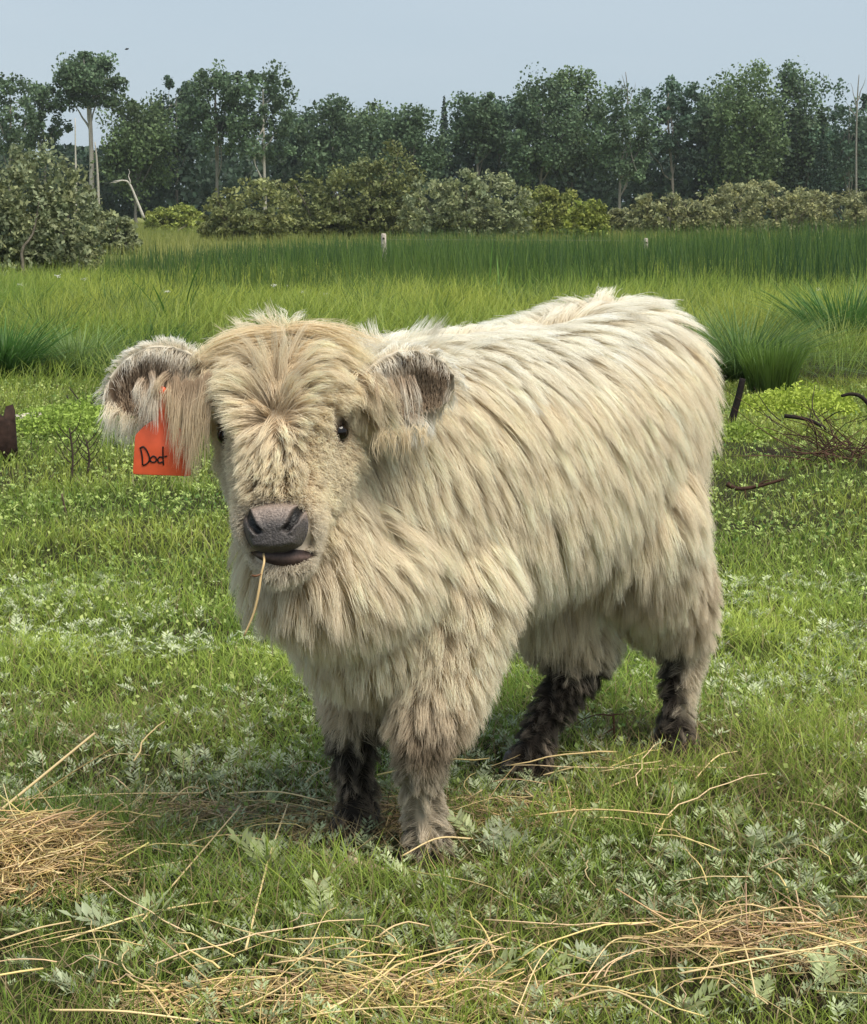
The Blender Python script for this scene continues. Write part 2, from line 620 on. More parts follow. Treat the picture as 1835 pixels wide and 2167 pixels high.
def limb(mb, a, b, r0, r1, seed, col, n=6, wob=.06):
    g = np.random.default_rng(seed)
    P = np.linspace(a, b, n)
    L = np.linalg.norm(np.asarray(b) - a)
    P[1:-1] += g.normal(0, wob * L / 3, (n - 2, 3))
    mb.tube(spline(P, n * 2), np.linspace(r0, r1, n * 2), 6, col)


TREE_N = [0]


def tree(name, label, cat, px, top, bot, half, base_y, D, leaves, clumps, col, trunk_col, trunk_r, seed, hollow=.5, clump=.30, lean=0, leaf=.34, group='trees of the far tree line', fork=0):
    """px: crown centre column, top/bot: crown rows in the photograph, half: half crown width in pixels"""
    g = np.random.default_rng(seed)
    cx, cz0, cz1 = at(px, top, D)[0], at(px, bot, D)[2], at(px, top, D)[2]
    rx = half / F_PX * D
    rz = (cz1 - cz0) / 2
    base = np.array([at(px + lean, base_y, D)[0], D, 0.0])
    o = tag(empty(name, tuple(base)), label, cat, group)
    C = np.array([cx, D, cz0 + rz])
    P, cc, k = crown_points(C, rx, rx * .8, rz, leaves, clumps, seed, hollow, clump)
    tone = g.uniform(.68, 1.35, clumps)[k] * g.normal(1, .16, leaves)
    hue = g.random(leaves)
    cols = (np.asarray(col)[None] * (1 - .25 * hue[:, None]) + np.array(col)[None] * [1.25, 1.05, .7] * .25 * hue[:, None]) * tone[:, None]
    size = g.uniform(.6, 1.35, leaves) * leaf * (D / 170)
    v = leaf_faces(P, size, np.clip(cols, .005, 1), seed + 1)
    cr = link('crown', new_mesh('crown', *v[:3], M_LEAF, False, v[3]), o)
    mb = MB()
    topp = C + [0, 0, rz * .55]
    Pt = spline([base, base * .45 + np.array([cx, D, cz0]) * .55 + [g.normal(0, .2), 0, 0], C, topp], 14)
    mb.tube(Pt, np.linspace(trunk_r, trunk_r * .25, 14), 7, trunk_col)
    for i in range(min(9, clumps)):
        s = Pt[5 + i % 7]
        limb(mb, s, cc[i], trunk_r * .38, trunk_r * .10, seed + i, trunk_col)
    mb.build('trunk', M_BARK, o)
    return o


GREEN = (.100, .160, .092)
GREEN2 = (.125, .190, .090)
TEAL = (.085, .145, .100)
PALE = (.44, .42, .38)
GREY = (.20, .19, .17)
L_POP = 'dark green leafy poplar standing in the far tree line'
TREES = [
    # px, top, bot, half, leaves, clumps, colour, trunk, r, hollow, clump, label
    (20, 160, 330, 60, 1500, 16, GREEN, GREY, .16, .5, .26, 'sparse poplar with bright sky gaps beside the big willow'),
    (88, 172, 330, 52, 1500, 15, GREEN, GREY, .14, .5, .26, 'thin crowned poplar between the sparse poplar and the tall pale trunk'),
    (186, 116, 226, 62, 3000, 24, GREEN, PALE, .27, .45, .32, 'tallest poplar with a long bare pale trunk'),
    (292, 204, 420, 58, 4200, 22, GREEN2, GREY, .18, .3, .38, 'full rounded mid green tree beside the tall pale trunk'),
    (372, 166, 330, 52, 2100, 18, TEAL, GREY, .16, .5, .29, 'airy poplar left of the twin crowned poplars'),
    (455, 142, 330, 60, 2800, 20, GREEN, GREY, .18, .5, .29, 'airy poplar with many sky gaps in its crown'),
    (556, 142, 350, 68, 3200, 22, GREEN, PALE, .17, .5, .29, 'domed poplar with a thin white trunk'),
    (640, 232, 410, 52, 2800, 16, TEAL, GREY, .14, .3, .36, None),
    (705, 206, 400, 58, 3600, 20, GREEN, GREY, .15, .35, .36, None),
    (785, 214, 400, 60, 3600, 20, GREEN2, GREY, .15, .35, .36, None),
    (868, 234, 410, 62, 3600, 20, GREEN, GREY, .15, .35, .36, None),
    (1010, 186, 330, 50, 2600, 18, GREEN, GREY, .16, .4, .33, None),
    (1055, 205, 320, 66, 3600, 20, TEAL, (.30, .28, .24), .17, .35, .34, 'dark spreading poplar with a crooked forked pale trunk'),
    (1150, 164, 400, 66, 3600, 22, GREEN, GREY, .16, .4, .33, None),
    (1215, 158, 380, 62, 3200, 22, GREEN2, GREY, .16, .4, .33, None),
    (1320, 180, 390, 58, 2500, 20, GREEN, GREY, .16, .45, .29, None),
    (1415, 158, 330, 58, 2400, 18, TEAL, (.24, .22, .19), .17, .5, .28, 'see-through poplar with dark stem between fuller crowns'),
    (1500, 176, 410, 58, 3300, 20, GREEN, GREY, .16, .35, .34, None),
    (1590, 136, 420, 72, 4600, 26, GREEN2, GREY, .19, .35, .34, 'broad full poplar, highest at the thicker end of the tree line'),
    (1690, 142, 420, 66, 4200, 24, GREEN, GREY, .18, .35, .34, None),
    (1800, 180, 400, 56, 2000, 16, TEAL, GREY, .14, .5, .28, 'sparse grey green poplar next to a bare snag'),
    (1880, 190, 420, 60, 2600, 18, GREEN, GREY, .15, .4, .33, None),
    (-55, 180, 420, 60, 2600, 18, GREEN, GREY, .15, .4, .33, None),
]
for i, (px, top, bot, half, lv, cl, col, tc, tr, ho, ck, lab) in enumerate(TREES):
    D = 168 + 9 * ((i * 7) % 5) / 4 - (6 if tc == PALE else 0)
    tree('poplar_tree', lab or L_POP, 'tree', px, top - 4, bot + 12, half * 1.22, 470, D, int(lv * (2.5 if ho >= .5 else 2.9)), int(cl * (3.0 if ho >= .5 else 3.2)), col, tc, tr, 300 + i, ho * (.7 if ho >= .5 else .75), ck * (1.02 if ho >= .5 else 1.12), lean=(6 if tc == PALE else 0), leaf=.285)


# second bare pale stem beside the tall poplar, and dead snags
def snag(name, label, pts, D, r0, col, twigs, seed):
    P = [at(x, y, D) for x, y in pts]
    o = tag(empty(name, (P[0][0], D, 0)), label, 'dead tree')
    mb = MB()
    mb.tube(spline(P, 16), np.linspace(r0, r0 * .3, 16), 7, col)
    mb.build('trunk', M_BARK, o)
    if twigs:
        tb = MB()
        for k, (a, b) in enumerate(twigs):
            limb(tb, at(*a, D), at(*b, D), r0 * .5, r0 * .12, seed + k, col)
        tb.build('branch', M_BARK, o)
    return o


snag('bare_trunk', 'short bare pale trunk close beside the tallest poplar', [(160, 470), (161, 380), (160, 330), (159, 250)], 166, .13, PALE, None, 1)
snag('bare_trunk', 'slim pale trunk leaning against the tallest poplar stem', [(209, 470), (208, 400), (205, 340), (201, 300)], 161, .14, (.36, .34, .3), None, 2)
snag('leaning_dead_tree', 'leaning pale dead tree in front of the dark wood', [(305, 462), (292, 430), (275, 390), (262, 382), (240, 384)], 118, .09, PALE, [((275, 390), (272, 358)), ((262, 382), (232, 388))], 3)
snag('dead_snag', 'bare grey twiggy treetop rising above the wood', [(1322, 420), (1324, 300), (1328, 200), (1324, 152)], 176, .10, GREY, [((1326, 210), (1310, 165)), ((1327, 230), (1345, 175)), ((1325, 190), (1316, 158))], 4)
snag('dead_snag', 'bare grey snag with upright twigs at the sparse end of the wood', [(1812, 440), (1812, 300), (1815, 200), (1818, 158)], 165, .10, GREY, [((1814, 230), (1800, 175)), ((1814, 215), (1832, 165)), ((1815, 250), (1790, 215))], 5)


def spruce(label, px, top, base, half, D, seed):
    g = np.random.default_rng(seed)
    o = tag(empty('spruce_tree', (at(px, base, D)[0], D, 0)), label, 'tree')
    H = at(px, top, D)[2]
    x0 = at(px, base, D)[0]
    MB().tube([[x0, D, 0], [x0, D, H * .98]], [.14, .02], 6, GREY).build('trunk', M_BARK, o)
    n = 4200
    hgt = 1 - np.sqrt(g.random(n))
    tier = np.floor(hgt * 16) / 16
    rr = half / F_PX * D * (1 - tier) * g.random(n) ** .5 * (1 - .5 * ((hgt - tier) * 16))
    a = g.random(n) * 6.283
    P = np.stack([x0 + rr * np.cos(a), D + rr * np.sin(a), H * (.08 + .92 * hgt)], 1)
    c = np.array([.040, .070, .048]) * g.uniform(.7, 1.4, n)[:, None]
    v = leaf_faces(P, g.uniform(.18, .36, n), c, seed, .1, .5)
    link('crown', new_mesh('crown', *v[:3], M_LEAF, False, v[3]), o)


spruce('small pointed dark spruce top showing above the poplars', 940, 198, 450, 42, 178, 51)
spruce('dark conical spruce in front of the sparse end of the wood', 1738, 268, 450, 55, 160, 52)

# dense shade of the wood behind and between the trees
_g = np.random.default_rng(60)
n = 62000
px = _g.uniform(-160, 1990, n)
lim = np.interp(px, [-160, 60, 120, 330, 480, 620, 700, 900, 1100, 1300, 1450, 1600, 1990], [330, 330, 300, 290, 300, 300, 270, 280, 300, 300, 300, 270, 280])
lim = lim + 46 * (noise2(px, px * 0, .022) - .5) + 22 * (noise2(px, px * 0 + 3, .06) - .5)
yy = lim + (462 - lim) * _g.random(n) ** .85
DD = _g.uniform(172, 196, n)
P = np.array([at(a, b, d) for a, b, d in zip(px, yy, DD)])
c = np.array([.060, .100, .068]) * (_g.uniform(.6, 1.5, n) * (.75 + .5 * noise2(px, yy, .03)))[:, None]
v = leaf_faces(P, _g.uniform(.32, .72, n), c, 61)
tag(link('forest_understory', new_mesh('forest_understory', *v[:3], M_LEAF, False, v[3])), 'dense dark undergrowth of the far wood', 'undergrowth', kind='stuff')


def bush(label, cat_name, px, top, half, base_y, D, lobes, leaves, col, seed, leaf=.13, group=None, stems=9):
    """lobes: (dx, ytop, half) in photograph pixels"""
    g = np.random.default_rng(seed)
    b0 = np.array([at(px, base_y, D)[0], D, 0])
    o = tag(empty('willow_bush', tuple(b0)), label, 'bush', group)
    PP, CC, ends = [], [], []
    tot = sum(l[2] ** 1.5 for l in lobes)
    for j, (dx, yt, hf) in enumerate(lobes):
        dz = g.uniform(-.5, .5) * hf / F_PX * D
        zt = max(at(px + dx, yt, D)[2], .5)
        rx = hf / F_PX * D
        nl = int(leaves * hf ** 1.5 / tot)
        ctr = np.array([at(px + dx, yt, D)[0], D + dz, zt * .46])
        P, cc, k = crown_points(ctr, rx * 1.02, rx * .8, zt * .53, nl, max(24, int(nl / 34)), seed + j, .55, .24)
        P[:, 2] = np.maximum(P[:, 2], .03)
        tone = g.uniform(.7, 1.3, len(cc))[k] * g.normal(1, .2, nl)
        hue = (g.random(len(cc))[k] * .6 + .4 * g.random(nl))[:, None]
        cl = np.asarray(col) * (1 - hue) + np.asarray(col) * [1.25, 1.10, .80] * hue
        PP.append(P); CC.append(np.clip(cl * tone[:, None], .005, 1)); ends += list(cc[:4])
    P, C = np.concatenate(PP), np.concatenate(CC)
    v = leaf_faces(P, g.uniform(.55, 1.4, len(P)) * leaf, C, seed + 7, .3, .55)
    link('foliage', new_mesh('foliage', *v[:3], M_LEAF, False, v[3]), o)
    mb = MB()
    for i in range(stems):
        e = ends[i % len(ends)]
        limb(mb, [b0[0] + (e[0] - b0[0]) * .35 + g.normal(0, .15), D + g.normal(0, .3), 0], e, .012 * D ** .5 * .5, .004 * D ** .5 * .5, seed + i, (.16, .14, .11))
    mb.build('stem', M_BARK, o)


SAGE, OLIVE, YEL = (.235, .285, .185), (.155, .190, .090), (.24, .30, .085)
G2 = 'low grey green willows along the meadow edge'
bush('big grey green willow bush overhanging the near reeds', 'b', 60, 300, 150, 590, 37, [(-70, 318, 110), (10, 296, 95), (70, 352, 85), (-20, 420, 110), (95, 470, 55), (-60, 480, 80)], 24000, SAGE, 401, .095, stems=16)
bush('small pale willow beside the big willow bush', 'b', 225, 440, 60, 520, 62, [(-30, 440, 45), (15, 448, 42), (45, 480, 30)], 8000, SAGE, 402, .13)
bush('round light green bush under the leaning dead tree', 'b', 362, 428, 50, 475, 120, [(-20, 440, 38), (18, 430, 42)], 6000, YEL, 403, .20)
bush('grey green willow with drooping side, touching the tall olive bush', 'b', 520, 385, 100, 510, 88, [(-70, 432, 40), (-25, 398, 70), (35, 376, 75), (-40, 465, 60), (20, 450, 75)], 12000, (.20, .235, .115), 404, .18)
bush('tall dense olive bush with bare stems at its edge', 'b', 740, 310, 150, 492, 92, [(-80, 362, 75), (0, 330, 85), (75, 300, 70), (115, 345, 55), (-30, 420, 110), (70, 420, 80)], 19000, OLIVE, 405, .19, stems=14)
bush('wide pale sage willow next to the tall olive bush', 'b', 985, 352, 120, 485, 90, [(-75, 378, 60), (-10, 356, 70), (60, 358, 65), (100, 385, 45), (0, 420, 110)], 15000, SAGE, 406, .18)
bush('yellowish low bush leaning on the sage willow', 'b', 1165, 384, 65, 475, 96, [(-25, 388, 45), (25, 400, 42)], 6500, (.22, .265, .09), 407, .18)
bush('small dark hearted bright green bush in a gap of the willows', 'b', 1244, 418, 46, 474, 84, [(-14, 424, 34), (16, 420, 34)], 6000, YEL, 408, .15)
for k, (px, top, hf, lb) in enumerate(((1395, 404, 62, [(-30, 412, 40), (25, 404, 45)]), (1310, 440, 40, [(0, 440, 38)]), (1540, 390, 70, [(-35, 402, 45), (20, 384, 55)]), (1640, 378, 75, [(-20, 380, 58), (45, 398, 48)]), (1715, 396, 48, [(0, 396, 46)]), (1800, 400, 60, [(-15, 402, 45), (40, 398, 45)]), (1475, 425, 50, [(0, 425, 45)]), (1890, 405, 60, [(0, 405, 50)]))):
    bush('low rounded sage willow along the far meadow edge', 'b', px, top, hf, 470, 100 + 6 * (k % 3), lb, 6500, (.245, .275, .165), 420 + k, .18, G2)
# ================================================================== the calf
CALF = empty('highland_calf', (0, 0, 0))
tag(CALF, 'shaggy cream highland calf standing in the grass with muddy dark lower legs', 'calf')

G_FL, G_FR = on_ground(905, 1822), on_ground(757, 1768)
G_HR, G_HL = on_ground(1112, 1645), on_ground(1428, 1592)
_fm, _hm = (G_FL + G_FR) / 2, (G_HR + G_HL) / 2
CF = unit(_fm - _hm)                       # forward
CF[2] = 0
CF = unit(CF)
CL = np.array([-CF[1], CF[0], 0])          # the calf's left
if CL[0] < 0: CL = -CL
WB = float(np.dot(_fm - _hm, CF))
UP = np.array([0, 0, 1.0])


def cb(u, v, w):
    """calf frame: u forward from the hind feet, v to the calf's left, w up"""
    return _hm * [1, 1, 0] + CF * u + CL * v + UP * w


CALF.location = tuple((_hm + _fm) / 2 * [1, 1, 0])


def ring(c, ax1, r1, ax2, r2, k=24, e=2.3):
    a = np.arange(k) / k * 2 * math.pi
    ca, sa = np.cos(a), np.sin(a)
    x = np.sign(ca) * np.abs(ca) ** (2 / e)
    y = np.sign(sa) * np.abs(sa) ** (2 / e)
    return np.asarray(c) + x[:, None] * np.asarray(ax1) * r1 + y[:, None] * np.asarray(ax2) * r2


# ---- body volumes, merged below into one continuous skin
raw = MB()
torso = [(-0.20, .93, .05, .08), (-0.175, .93, .12, .15), (-0.12, .925, .175, .22), (0.0, .905, .205, .25),
         (0.18, .87, .225, .25), (0.40, .835, .235, .262), (0.60, .83, .225, .27), (0.76, .835, .20, .262),
         (0.90, .825, .175, .235), (1.0, .80, .13, .185), (1.06, .78, .06, .10)]
UF = WB / 0.83
raw.loft([ring(cb(u * UF, 0, c), CL, hw, UP, hh) for u, c, hw, hh in torso])
# head frame
POLL, NOSE = at(603, 735, 4.06), at(578, 1118, 3.80)
HA = unit(NOSE - POLL)
HLEN = float(np.linalg.norm(NOSE - POLL))
_yaw = R(11)
HL_ = np.array([math.cos(_yaw), -math.sin(_yaw), 0.012])
HL_ = unit(HL_ - HA * np.dot(HL_, HA))
HN = np.cross(HL_, HA)
if HN[1] > 0: HN = -HN


def hd(t, s, r):
    return POLL + HA * (HLEN * t) + HL_ * s + HN * r


def head_coords(p):
    d = np.asarray(p) - POLL
    return d @ HA / HLEN, d @ HL_, d @ HN


skull = [(0.0, -.06, .05, .045), (0.04, -.06, .090, .07), (0.11, -.055, .112, .095), (0.22, -.05, .116, .103),
         (0.36, -.05, .126, .106), (0.46, -.05, .126, .106), (0.55, -.052, .112, .102), (0.67, -.05, .088, .088), (0.80, -.04, .076, .070),
         (0.92, -.036, .076, .060), (1.0, -.036, .070, .050), (1.05, -.036, .045, .032)]
raw.loft([ring(hd(t, 0, o), HL_, hw, HN, dd, 24, 2.4) for t, o, hw, dd in skull])
# brow and cheek bulges
for s in (-1, 1):
    raw.tube([hd(0.28, s * .085, .005), hd(0.37, s * .098, .006), hd(0.44, s * .098, -.004)], [.03, .032, .026], 12)
    raw.tube([hd(0.45, s * .075, -.10), hd(0.62, s * .062, -.10), hd(0.78, s * .045, -.085)], [.06, .055, .04], 12)
# lower jaw and chin
raw.tube([hd(0.55, 0, -.13), hd(0.80, 0, -.095), hd(1.0, 0.004, -.075), hd(1.10, 0.006, -.07), hd(1.16, 0.008, -.075)],
         [.085, .066, .058, .054, .03], 16)
# neck
raw.tube(spline([cb(.66 * UF, 0, .90), cb(.86 * UF, 0, .93), hd(0.18, 0.02, -.25), hd(0.12, 0, -.10)], 10),
         np.linspace(.195, .115, 10), 20)
raw.tube(spline([cb(.82 * UF, 0, .72), hd(0.85, 0.03, -.30), hd(0.42, 0, -.13)], 8), np.linspace(.165, .092, 8), 18)
# chest point
raw.tube([cb(.68 * UF, 0, .53), cb(.82 * UF, 0, .50), cb(.95 * UF, 0, .52), cb(1.03 * UF, 0, .64)], [.12, .145, .12, .09], 16)


def leg(pts, rad):
    n = 26
    P = spline(pts, n)
    r = np.interp(np.linspace(0, 1, n), np.linspace(0, 1, len(rad)), rad)
    raw.tube(P, r, 14)


Y_FL, Y_FR, Y_HR, Y_HL = G_FL[1], G_FR[1], G_HR[1], G_HL[1]
LEG_AXES = []
for pts, rad in (
    ([cb(.74 * UF, .09, .76), cb(.78 * UF, .115, .60), at(925, 1440, Y_FL + .02), at(893, 1580, Y_FL - .03), at(892, 1680, Y_FL), at(905, 1760, Y_FL - .01), G_FL + [0, -.02, .02]],
     [.09, .115, .090, .050, .033, .036, .046]),
    ([cb(.74 * UF, -.09, .76), cb(.78 * UF, -.115, .60), at(775, 1430, Y_FR), at(748, 1560, Y_FR - .03), at(752, 1650, Y_FR), at(760, 1715, Y_FR - .01), G_FR + [0, -.02, .02]],
     [.09, .11, .084, .048, .033, .036, .046]),
    ([cb(.02, .08, .82), cb(.06, .115, .64), at(1420, 1300, Y_HL + .02), at(1446, 1380, Y_HL + .04), at(1432, 1480, Y_HL), at(1428, 1540, Y_HL - .01), G_HL + [0, -.02, .02]],
     [.12, .135, .088, .050, .035, .037, .046]),
    ([cb(.02, -.08, .82), cb(.14, -.11, .62), at(1215, 1360, Y_HR + .12), at(1205, 1440, Y_HR + .08), at(1150, 1530, Y_HR + .02), at(1128, 1590, Y_HR - .01), G_HR + [0, -.02, .02]],
     [.12, .14, .095, .052, .035, .037, .046]),
):
    leg(pts, rad)
    LEG_AXES.append(spline(pts, 40))
# tail
raw.tube(spline([cb(-.14, 0, 1.05), cb(-.185, -.02, .98), cb(-.19, -.04, .80), cb(-.17, -.06, .55)], 10), np.linspace(.035, .018, 10), 10)

# ears: cupped leaves with a rim
EARS = []


def ear(base, tip, bend, wmax, cup, nrm):
    base, tip = np.asarray(base), np.asarray(tip)
    n, m = 15, 11
    mid = (base + tip) / 2 + bend
    P = spline([base, mid, tip], n)
    ax = unit(np.gradient(P, axis=0))
    nn = unit(np.asarray(nrm, float) - ax * (ax @ np.asarray(nrm, float))[:, None])
    vv = np.cross(nn, ax)
    vv[vv[:, 2] < 0] *= -1
    t = np.linspace(0, 1, n)
    w = wmax * (0.50 + 0.5 * np.sin(np.clip(t / 0.5, 0, 1) * math.pi / 2)) * np.clip(1 - t ** 3.2, 0, 1) ** 0.62 + .004
    s = np.linspace(-1, 1, m)
    front = P[:, None] + vv[:, None] * (s[None, :, None] * w[:, None, None]) - nn[:, None] * (cup * (1 - s[None, :, None] ** 2) * np.sin(np.pi * np.clip(t * .8 + .1, 0, 1))[:, None, None])
    back = front - nn[:, None] * 0.017
    rings = [np.concatenate([front[i], back[i][::-1]]) for i in range(n)]
    raw.loft(rings)
    EARS.append(dict(P=P, ax=ax, nn=nn, vv=vv, w=w, t=t))


ear(at(440, 815, 4.01), at(222, 872, 3.985), np.array([-.005, 0, .034]), .070, .035, (0.05, -1, -.12))
ear(at(768, 838, 3.975), at(966, 838, 4.04), np.array([0.01, 0, .020]), .074, .035, (-.10, -1, -.10))

# ear roots reach into the skull
raw.tube([hd(.17, -.07, -.06), hd(.16, -.12, -.06), EARS[0]['P'][1]], [.05, .042, .034], 12)
raw.tube([hd(.17, .07, -.06), hd(.18, .12, -.06), EARS[1]['P'][1]], [.05, .042, .034], 12)
tmp_me = raw.mesh('calf_volumes', None)
tmp = bpy.data.objects.new('calf_volumes', tmp_me)
COL.objects.link(tmp)
md = tmp.modifiers.new('r', 'REMESH')
md.mode = 'VOXEL'
md.voxel_size = 0.0085
sm = tmp.modifiers.new('s', 'SMOOTH')
sm.iterations = 7
sm.factor = 0.5
dg = bpy.context.evaluated_depsgraph_get()
body_me = bpy.data.meshes.new_from_object(tmp.evaluated_get(dg))
body_me.name = 'body'
bpy.data.objects.remove(tmp, do_unlink=True)
bpy.data.meshes.remove(tmp_me)

nv = len(body_me.vertices)
BV = np.empty(nv * 3, np.float32)
body_me.vertices.foreach_get('co', BV)
BV = BV.reshape(-1, 3).astype(float)
body_me.polygons.foreach_set('use_smooth', np.ones(len(body_me.polygons), bool))
body_me.calc_loop_triangles()
nt_ = len(body_me.loop_triangles)
TRI = np.empty(nt_ * 3, np.int32)
body_me.loop_triangles.foreach_get('vertices', TRI)
TRI = TRI.reshape(-1, 3)
VN = np.empty(nv * 3, np.float32)
body_me.vertex_normals.foreach_get('vector', VN)
VN = VN.reshape(-1, 3).astype(float)
bvh = BVHTree.FromPolygons(BV.tolist(), TRI.tolist())

WHORL = hd(0.485, -.002, .06)


def skin_at(px, py, fallback):
    h_ = bvh.ray_cast(Vector((0, 0, CAM_H)), Vector(unit(ray(px, py))))
    if h_[0] is None or abs(h_[0].y - fallback) > .12:
        h_ = bvh.find_nearest(Vector(at(px, py, fallback)))
    return np.array(h_[0]), np.array(h_[1])


(EYE_R, EN_R), (EYE_L, EN_L) = skin_at(471, 921, 3.955), skin_at(724, 912, 3.935)     # the calf's right eye is on the picture's left
EN_R, EN_L = unit(EN_R + .45 * HN - .25 * HL_), unit(EN_L + .6 * HN)
PAD_C = at(577, 1116, 3.765)


def ear_info(p):
    """for each point: which ear (-1 none), position along it, across it, and on its inner side or not"""
    which = np.full(len(p), -1)
    tt, ss, inn = np.zeros(len(p)), np.zeros(len(p)), np.zeros(len(p))
    for k, E in enumerate(EARS):
        d = np.linalg.norm(p[:, None] - E['P'][None], axis=2)
        i = d.argmin(1)
        q = p - E['P'][i]
        s = (q * E['vv'][i]).sum(1) / E['w'][i]
        nrm = (q * E['nn'][i]).sum(1)
        al = (q * E['ax'][i]).sum(1)
        ok = (np.abs(s) < 1.35) & (np.abs(nrm) < .06) & (E['t'][i] > 0.12) & (np.abs(al) < .03)
        which[ok] = k
        tt[ok] = E['t'][i][ok]
        ss[ok] = s[ok]
        inn[ok] = nrm[ok]
    return which, tt, ss, inn


def fur_fields(p, n):
    """flow direction, length, lift, root colour, tip colour, keep probability for surface points"""
    N = len(p)
    u = (p - cb(0, 0, 0)) @ CF
    v = (p - cb(0, 0, 0)) @ CL
    w = p[:, 2]
    t, s, r = head_coords(p)
    # distance to the leg axes
    dl = np.min([np.min(np.linalg.norm(p[:, None, :] - A[None, 12::3, :], axis=2), axis=1) for A in LEG_AXES], axis=0)
    # trunk and legs: back and down, parting along the spine
    side = np.clip(v / .06, -1, 1)
    flow = -0.50 * CF * np.ones((N, 1)) - UP * 1.0 + (CL * side[:, None]) * smooth(.2, .9, n[:, 2])[:, None] * 1.2
    low = smooth(.62, .45, w)
    flow = flow * (1 - low)[:, None] + (-UP - 0.12 * CF) * low[:, None]
    flow += 0.42 * np.stack([noise3(p, 5.5) - .5, noise3(p + 7, 5.5) - .5, noise3(p + 13, 5.5) - .5], 1)
    length = np.full(N, .185)
    length = length * (1 - .28 * smooth(.6, .95, n[:, 2]) * smooth(.9, 1.0, w))
    belly = smooth(.66, .52, w) * smooth(.40, .5, w) * smooth(-.1, .1, u)
    length += .030 * belly
    legw = smooth(.50, .40, w)
    front = smooth(.55, .70, u) * smooth(.72, .52, w)
    length = length * (1 - front) + .115 * front
    neck = smooth(.66, .86, u / UF)
    length = length * (1 - .32 * neck)
    hind = smooth(.22, .10, u) * smooth(.80, .60, w)
    length = length * (1 - hind) + .115 * hind
    length = length * (1 - legw) + legw * (.078 * smooth(.20, .36, w) + .030 * smooth(.30, .20, w))
    lift = np.full(N, .085)
    lift += .10 * legw - .07 * smooth(.30, .20, w)
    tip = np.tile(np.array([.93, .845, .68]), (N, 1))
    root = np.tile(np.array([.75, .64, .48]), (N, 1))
    # overhead light painted in as paler upward-facing back hair, warmer neck
    toplit = smooth(.55, .95, n[:, 2]) * smooth(.85, 1.0, w)
    tip = tip * (1 - toplit)[:, None] + np.array([.93, .90, .80]) * toplit[:, None]
    root = root * (1 - .6 * toplit)[:, None] + .6 * np.array([.75, .68, .53]) * toplit[:, None]
    keep = np.ones(N)

    # ---- head
    hw = smooth(-.30, -.10, t) * smooth(1.30, 1.12, t) * smooth(.20, .15, np.abs(s)) * smooth(-.20, -.10, r)
    q = p - WHORL
    rad = unit(q)
    ht = smooth(.46, .30, t)
    out = np.sign(s + .002 + .02 * (noise3(p + 71, 40) - .5))[:, None] * HL_
    hf = rad * 1.0
    hf = hf + out * (1.25 * ht * smooth(.01, .07, np.abs(s)))[:, None]          # forehead sweeps to the sides
    down = smooth(.51, .60, t)
    hf = hf * (1 - .8 * down)[:, None] + (HA * 1.0 + out * (.55 * smooth(.015, .06, np.abs(s)))[:, None])[:, :] * down[:, None]
    cheek = smooth(.06, .10, np.abs(s)) * smooth(.40, .55, t)
    hf = hf * (1 - cheek)[:, None] + (-UP * .9 + HA * .2 - HN * .6) * cheek[:, None]
    crown = smooth(.10, -.02, t)
    hf = hf * (1 - crown)[:, None] + (out * 1.1 - HA * .35 * smooth(.06, .0, np.abs(s))[:, None] + HA * .25 * smooth(.03, .10, np.abs(s))[:, None] + HN * .1) * crown[:, None]
    flat = np.maximum(smooth(.44, .20, t) * smooth(.0, .03, np.abs(s)), smooth(.30, .14, t))
    hf = hf * (1 - .92 * flat)[:, None] + .92 * (out + HA * (.10 + .35 * smooth(0, .1, np.abs(s)))[:, None]) * flat[:, None]
    hf += .30 * np.stack([noise3(p + 3, 9) - .5, noise3(p + 17, 9) - .5, noise3(p + 23, 9) - .5], 1)
    hl = np.interp(t, [-.2, 0, .15, .32, .44, .52, .65, .8, .9, 1.0, 1.1, 1.3], [.12, .12, .125, .12, .10, .09, .080, .055, .022, .014, .014, .03])
    hl = hl * (1 - .5 * smooth(.02, .07, np.abs(s)) * smooth(.24, .34, t) * smooth(.62, .52, t))
    hl = hl * (1 - .45 * smooth(.05, .09, np.abs(s)) * smooth(.36, .26, t))
    sides = smooth(.035, .06, np.abs(s)) * smooth(.47, .56, t)
    hl = hl * (1 - sides) + np.minimum(hl, .020) * sides
    under = smooth(-.03, -.07, r) * smooth(.7, .85, t)
    hl = np.where(under > .5, np.interp(t, [.7, 1.0, 1.12, 1.2], [.035, .016, .010, .014]), hl)
    flow = flow * (1 - hw)[:, None] + hf * hw[:, None]
    length = length * (1 - hw) + hl * hw
    lift = lift * (1 - hw) + hw * (.07 + .05 * smooth(.2, 0, t))
    htip = np.tile(np.array([.91, .82, .64]), (N, 1))
    top = smooth(.20, .02, t)
    htip = htip + top[:, None] * np.array([.05, .02, -.02])
    hroot = np.tile(np.array([.66, .535, .38]), (N, 1))
    muz = smooth(.82, .95, t)
    htip = htip * (1 - muz)[:, None] + np.array([.80, .73, .60]) * muz[:, None]
    hroot = hroot * (1 - muz)[:, None] + np.array([.62, .53, .42]) * muz[:, None]
    chk = cheek * smooth(.45, .6, t)
    htip = htip * (1 - .6 * chk)[:, None] + .6 * np.array([.86, .80, .64]) * chk[:, None]
    hroot = hroot * (1 - .6 * chk)[:, None] + .6 * np.array([.68, .60, .45]) * chk[:, None]
    tip = tip * (1 - hw)[:, None] + htip * hw[:, None]
    root = root * (1 - hw)[:, None] + hroot * hw[:, None]
    # throat and breast: soft, pale
    th = smooth(.62, .80, w) * smooth(.95, .80, w) * smooth(.85, 1.0, u) * (1 - hw)
    root = root * (1 - .45 * th)[:, None] + .45 * np.array([.70, .62, .48]) * th[:, None]
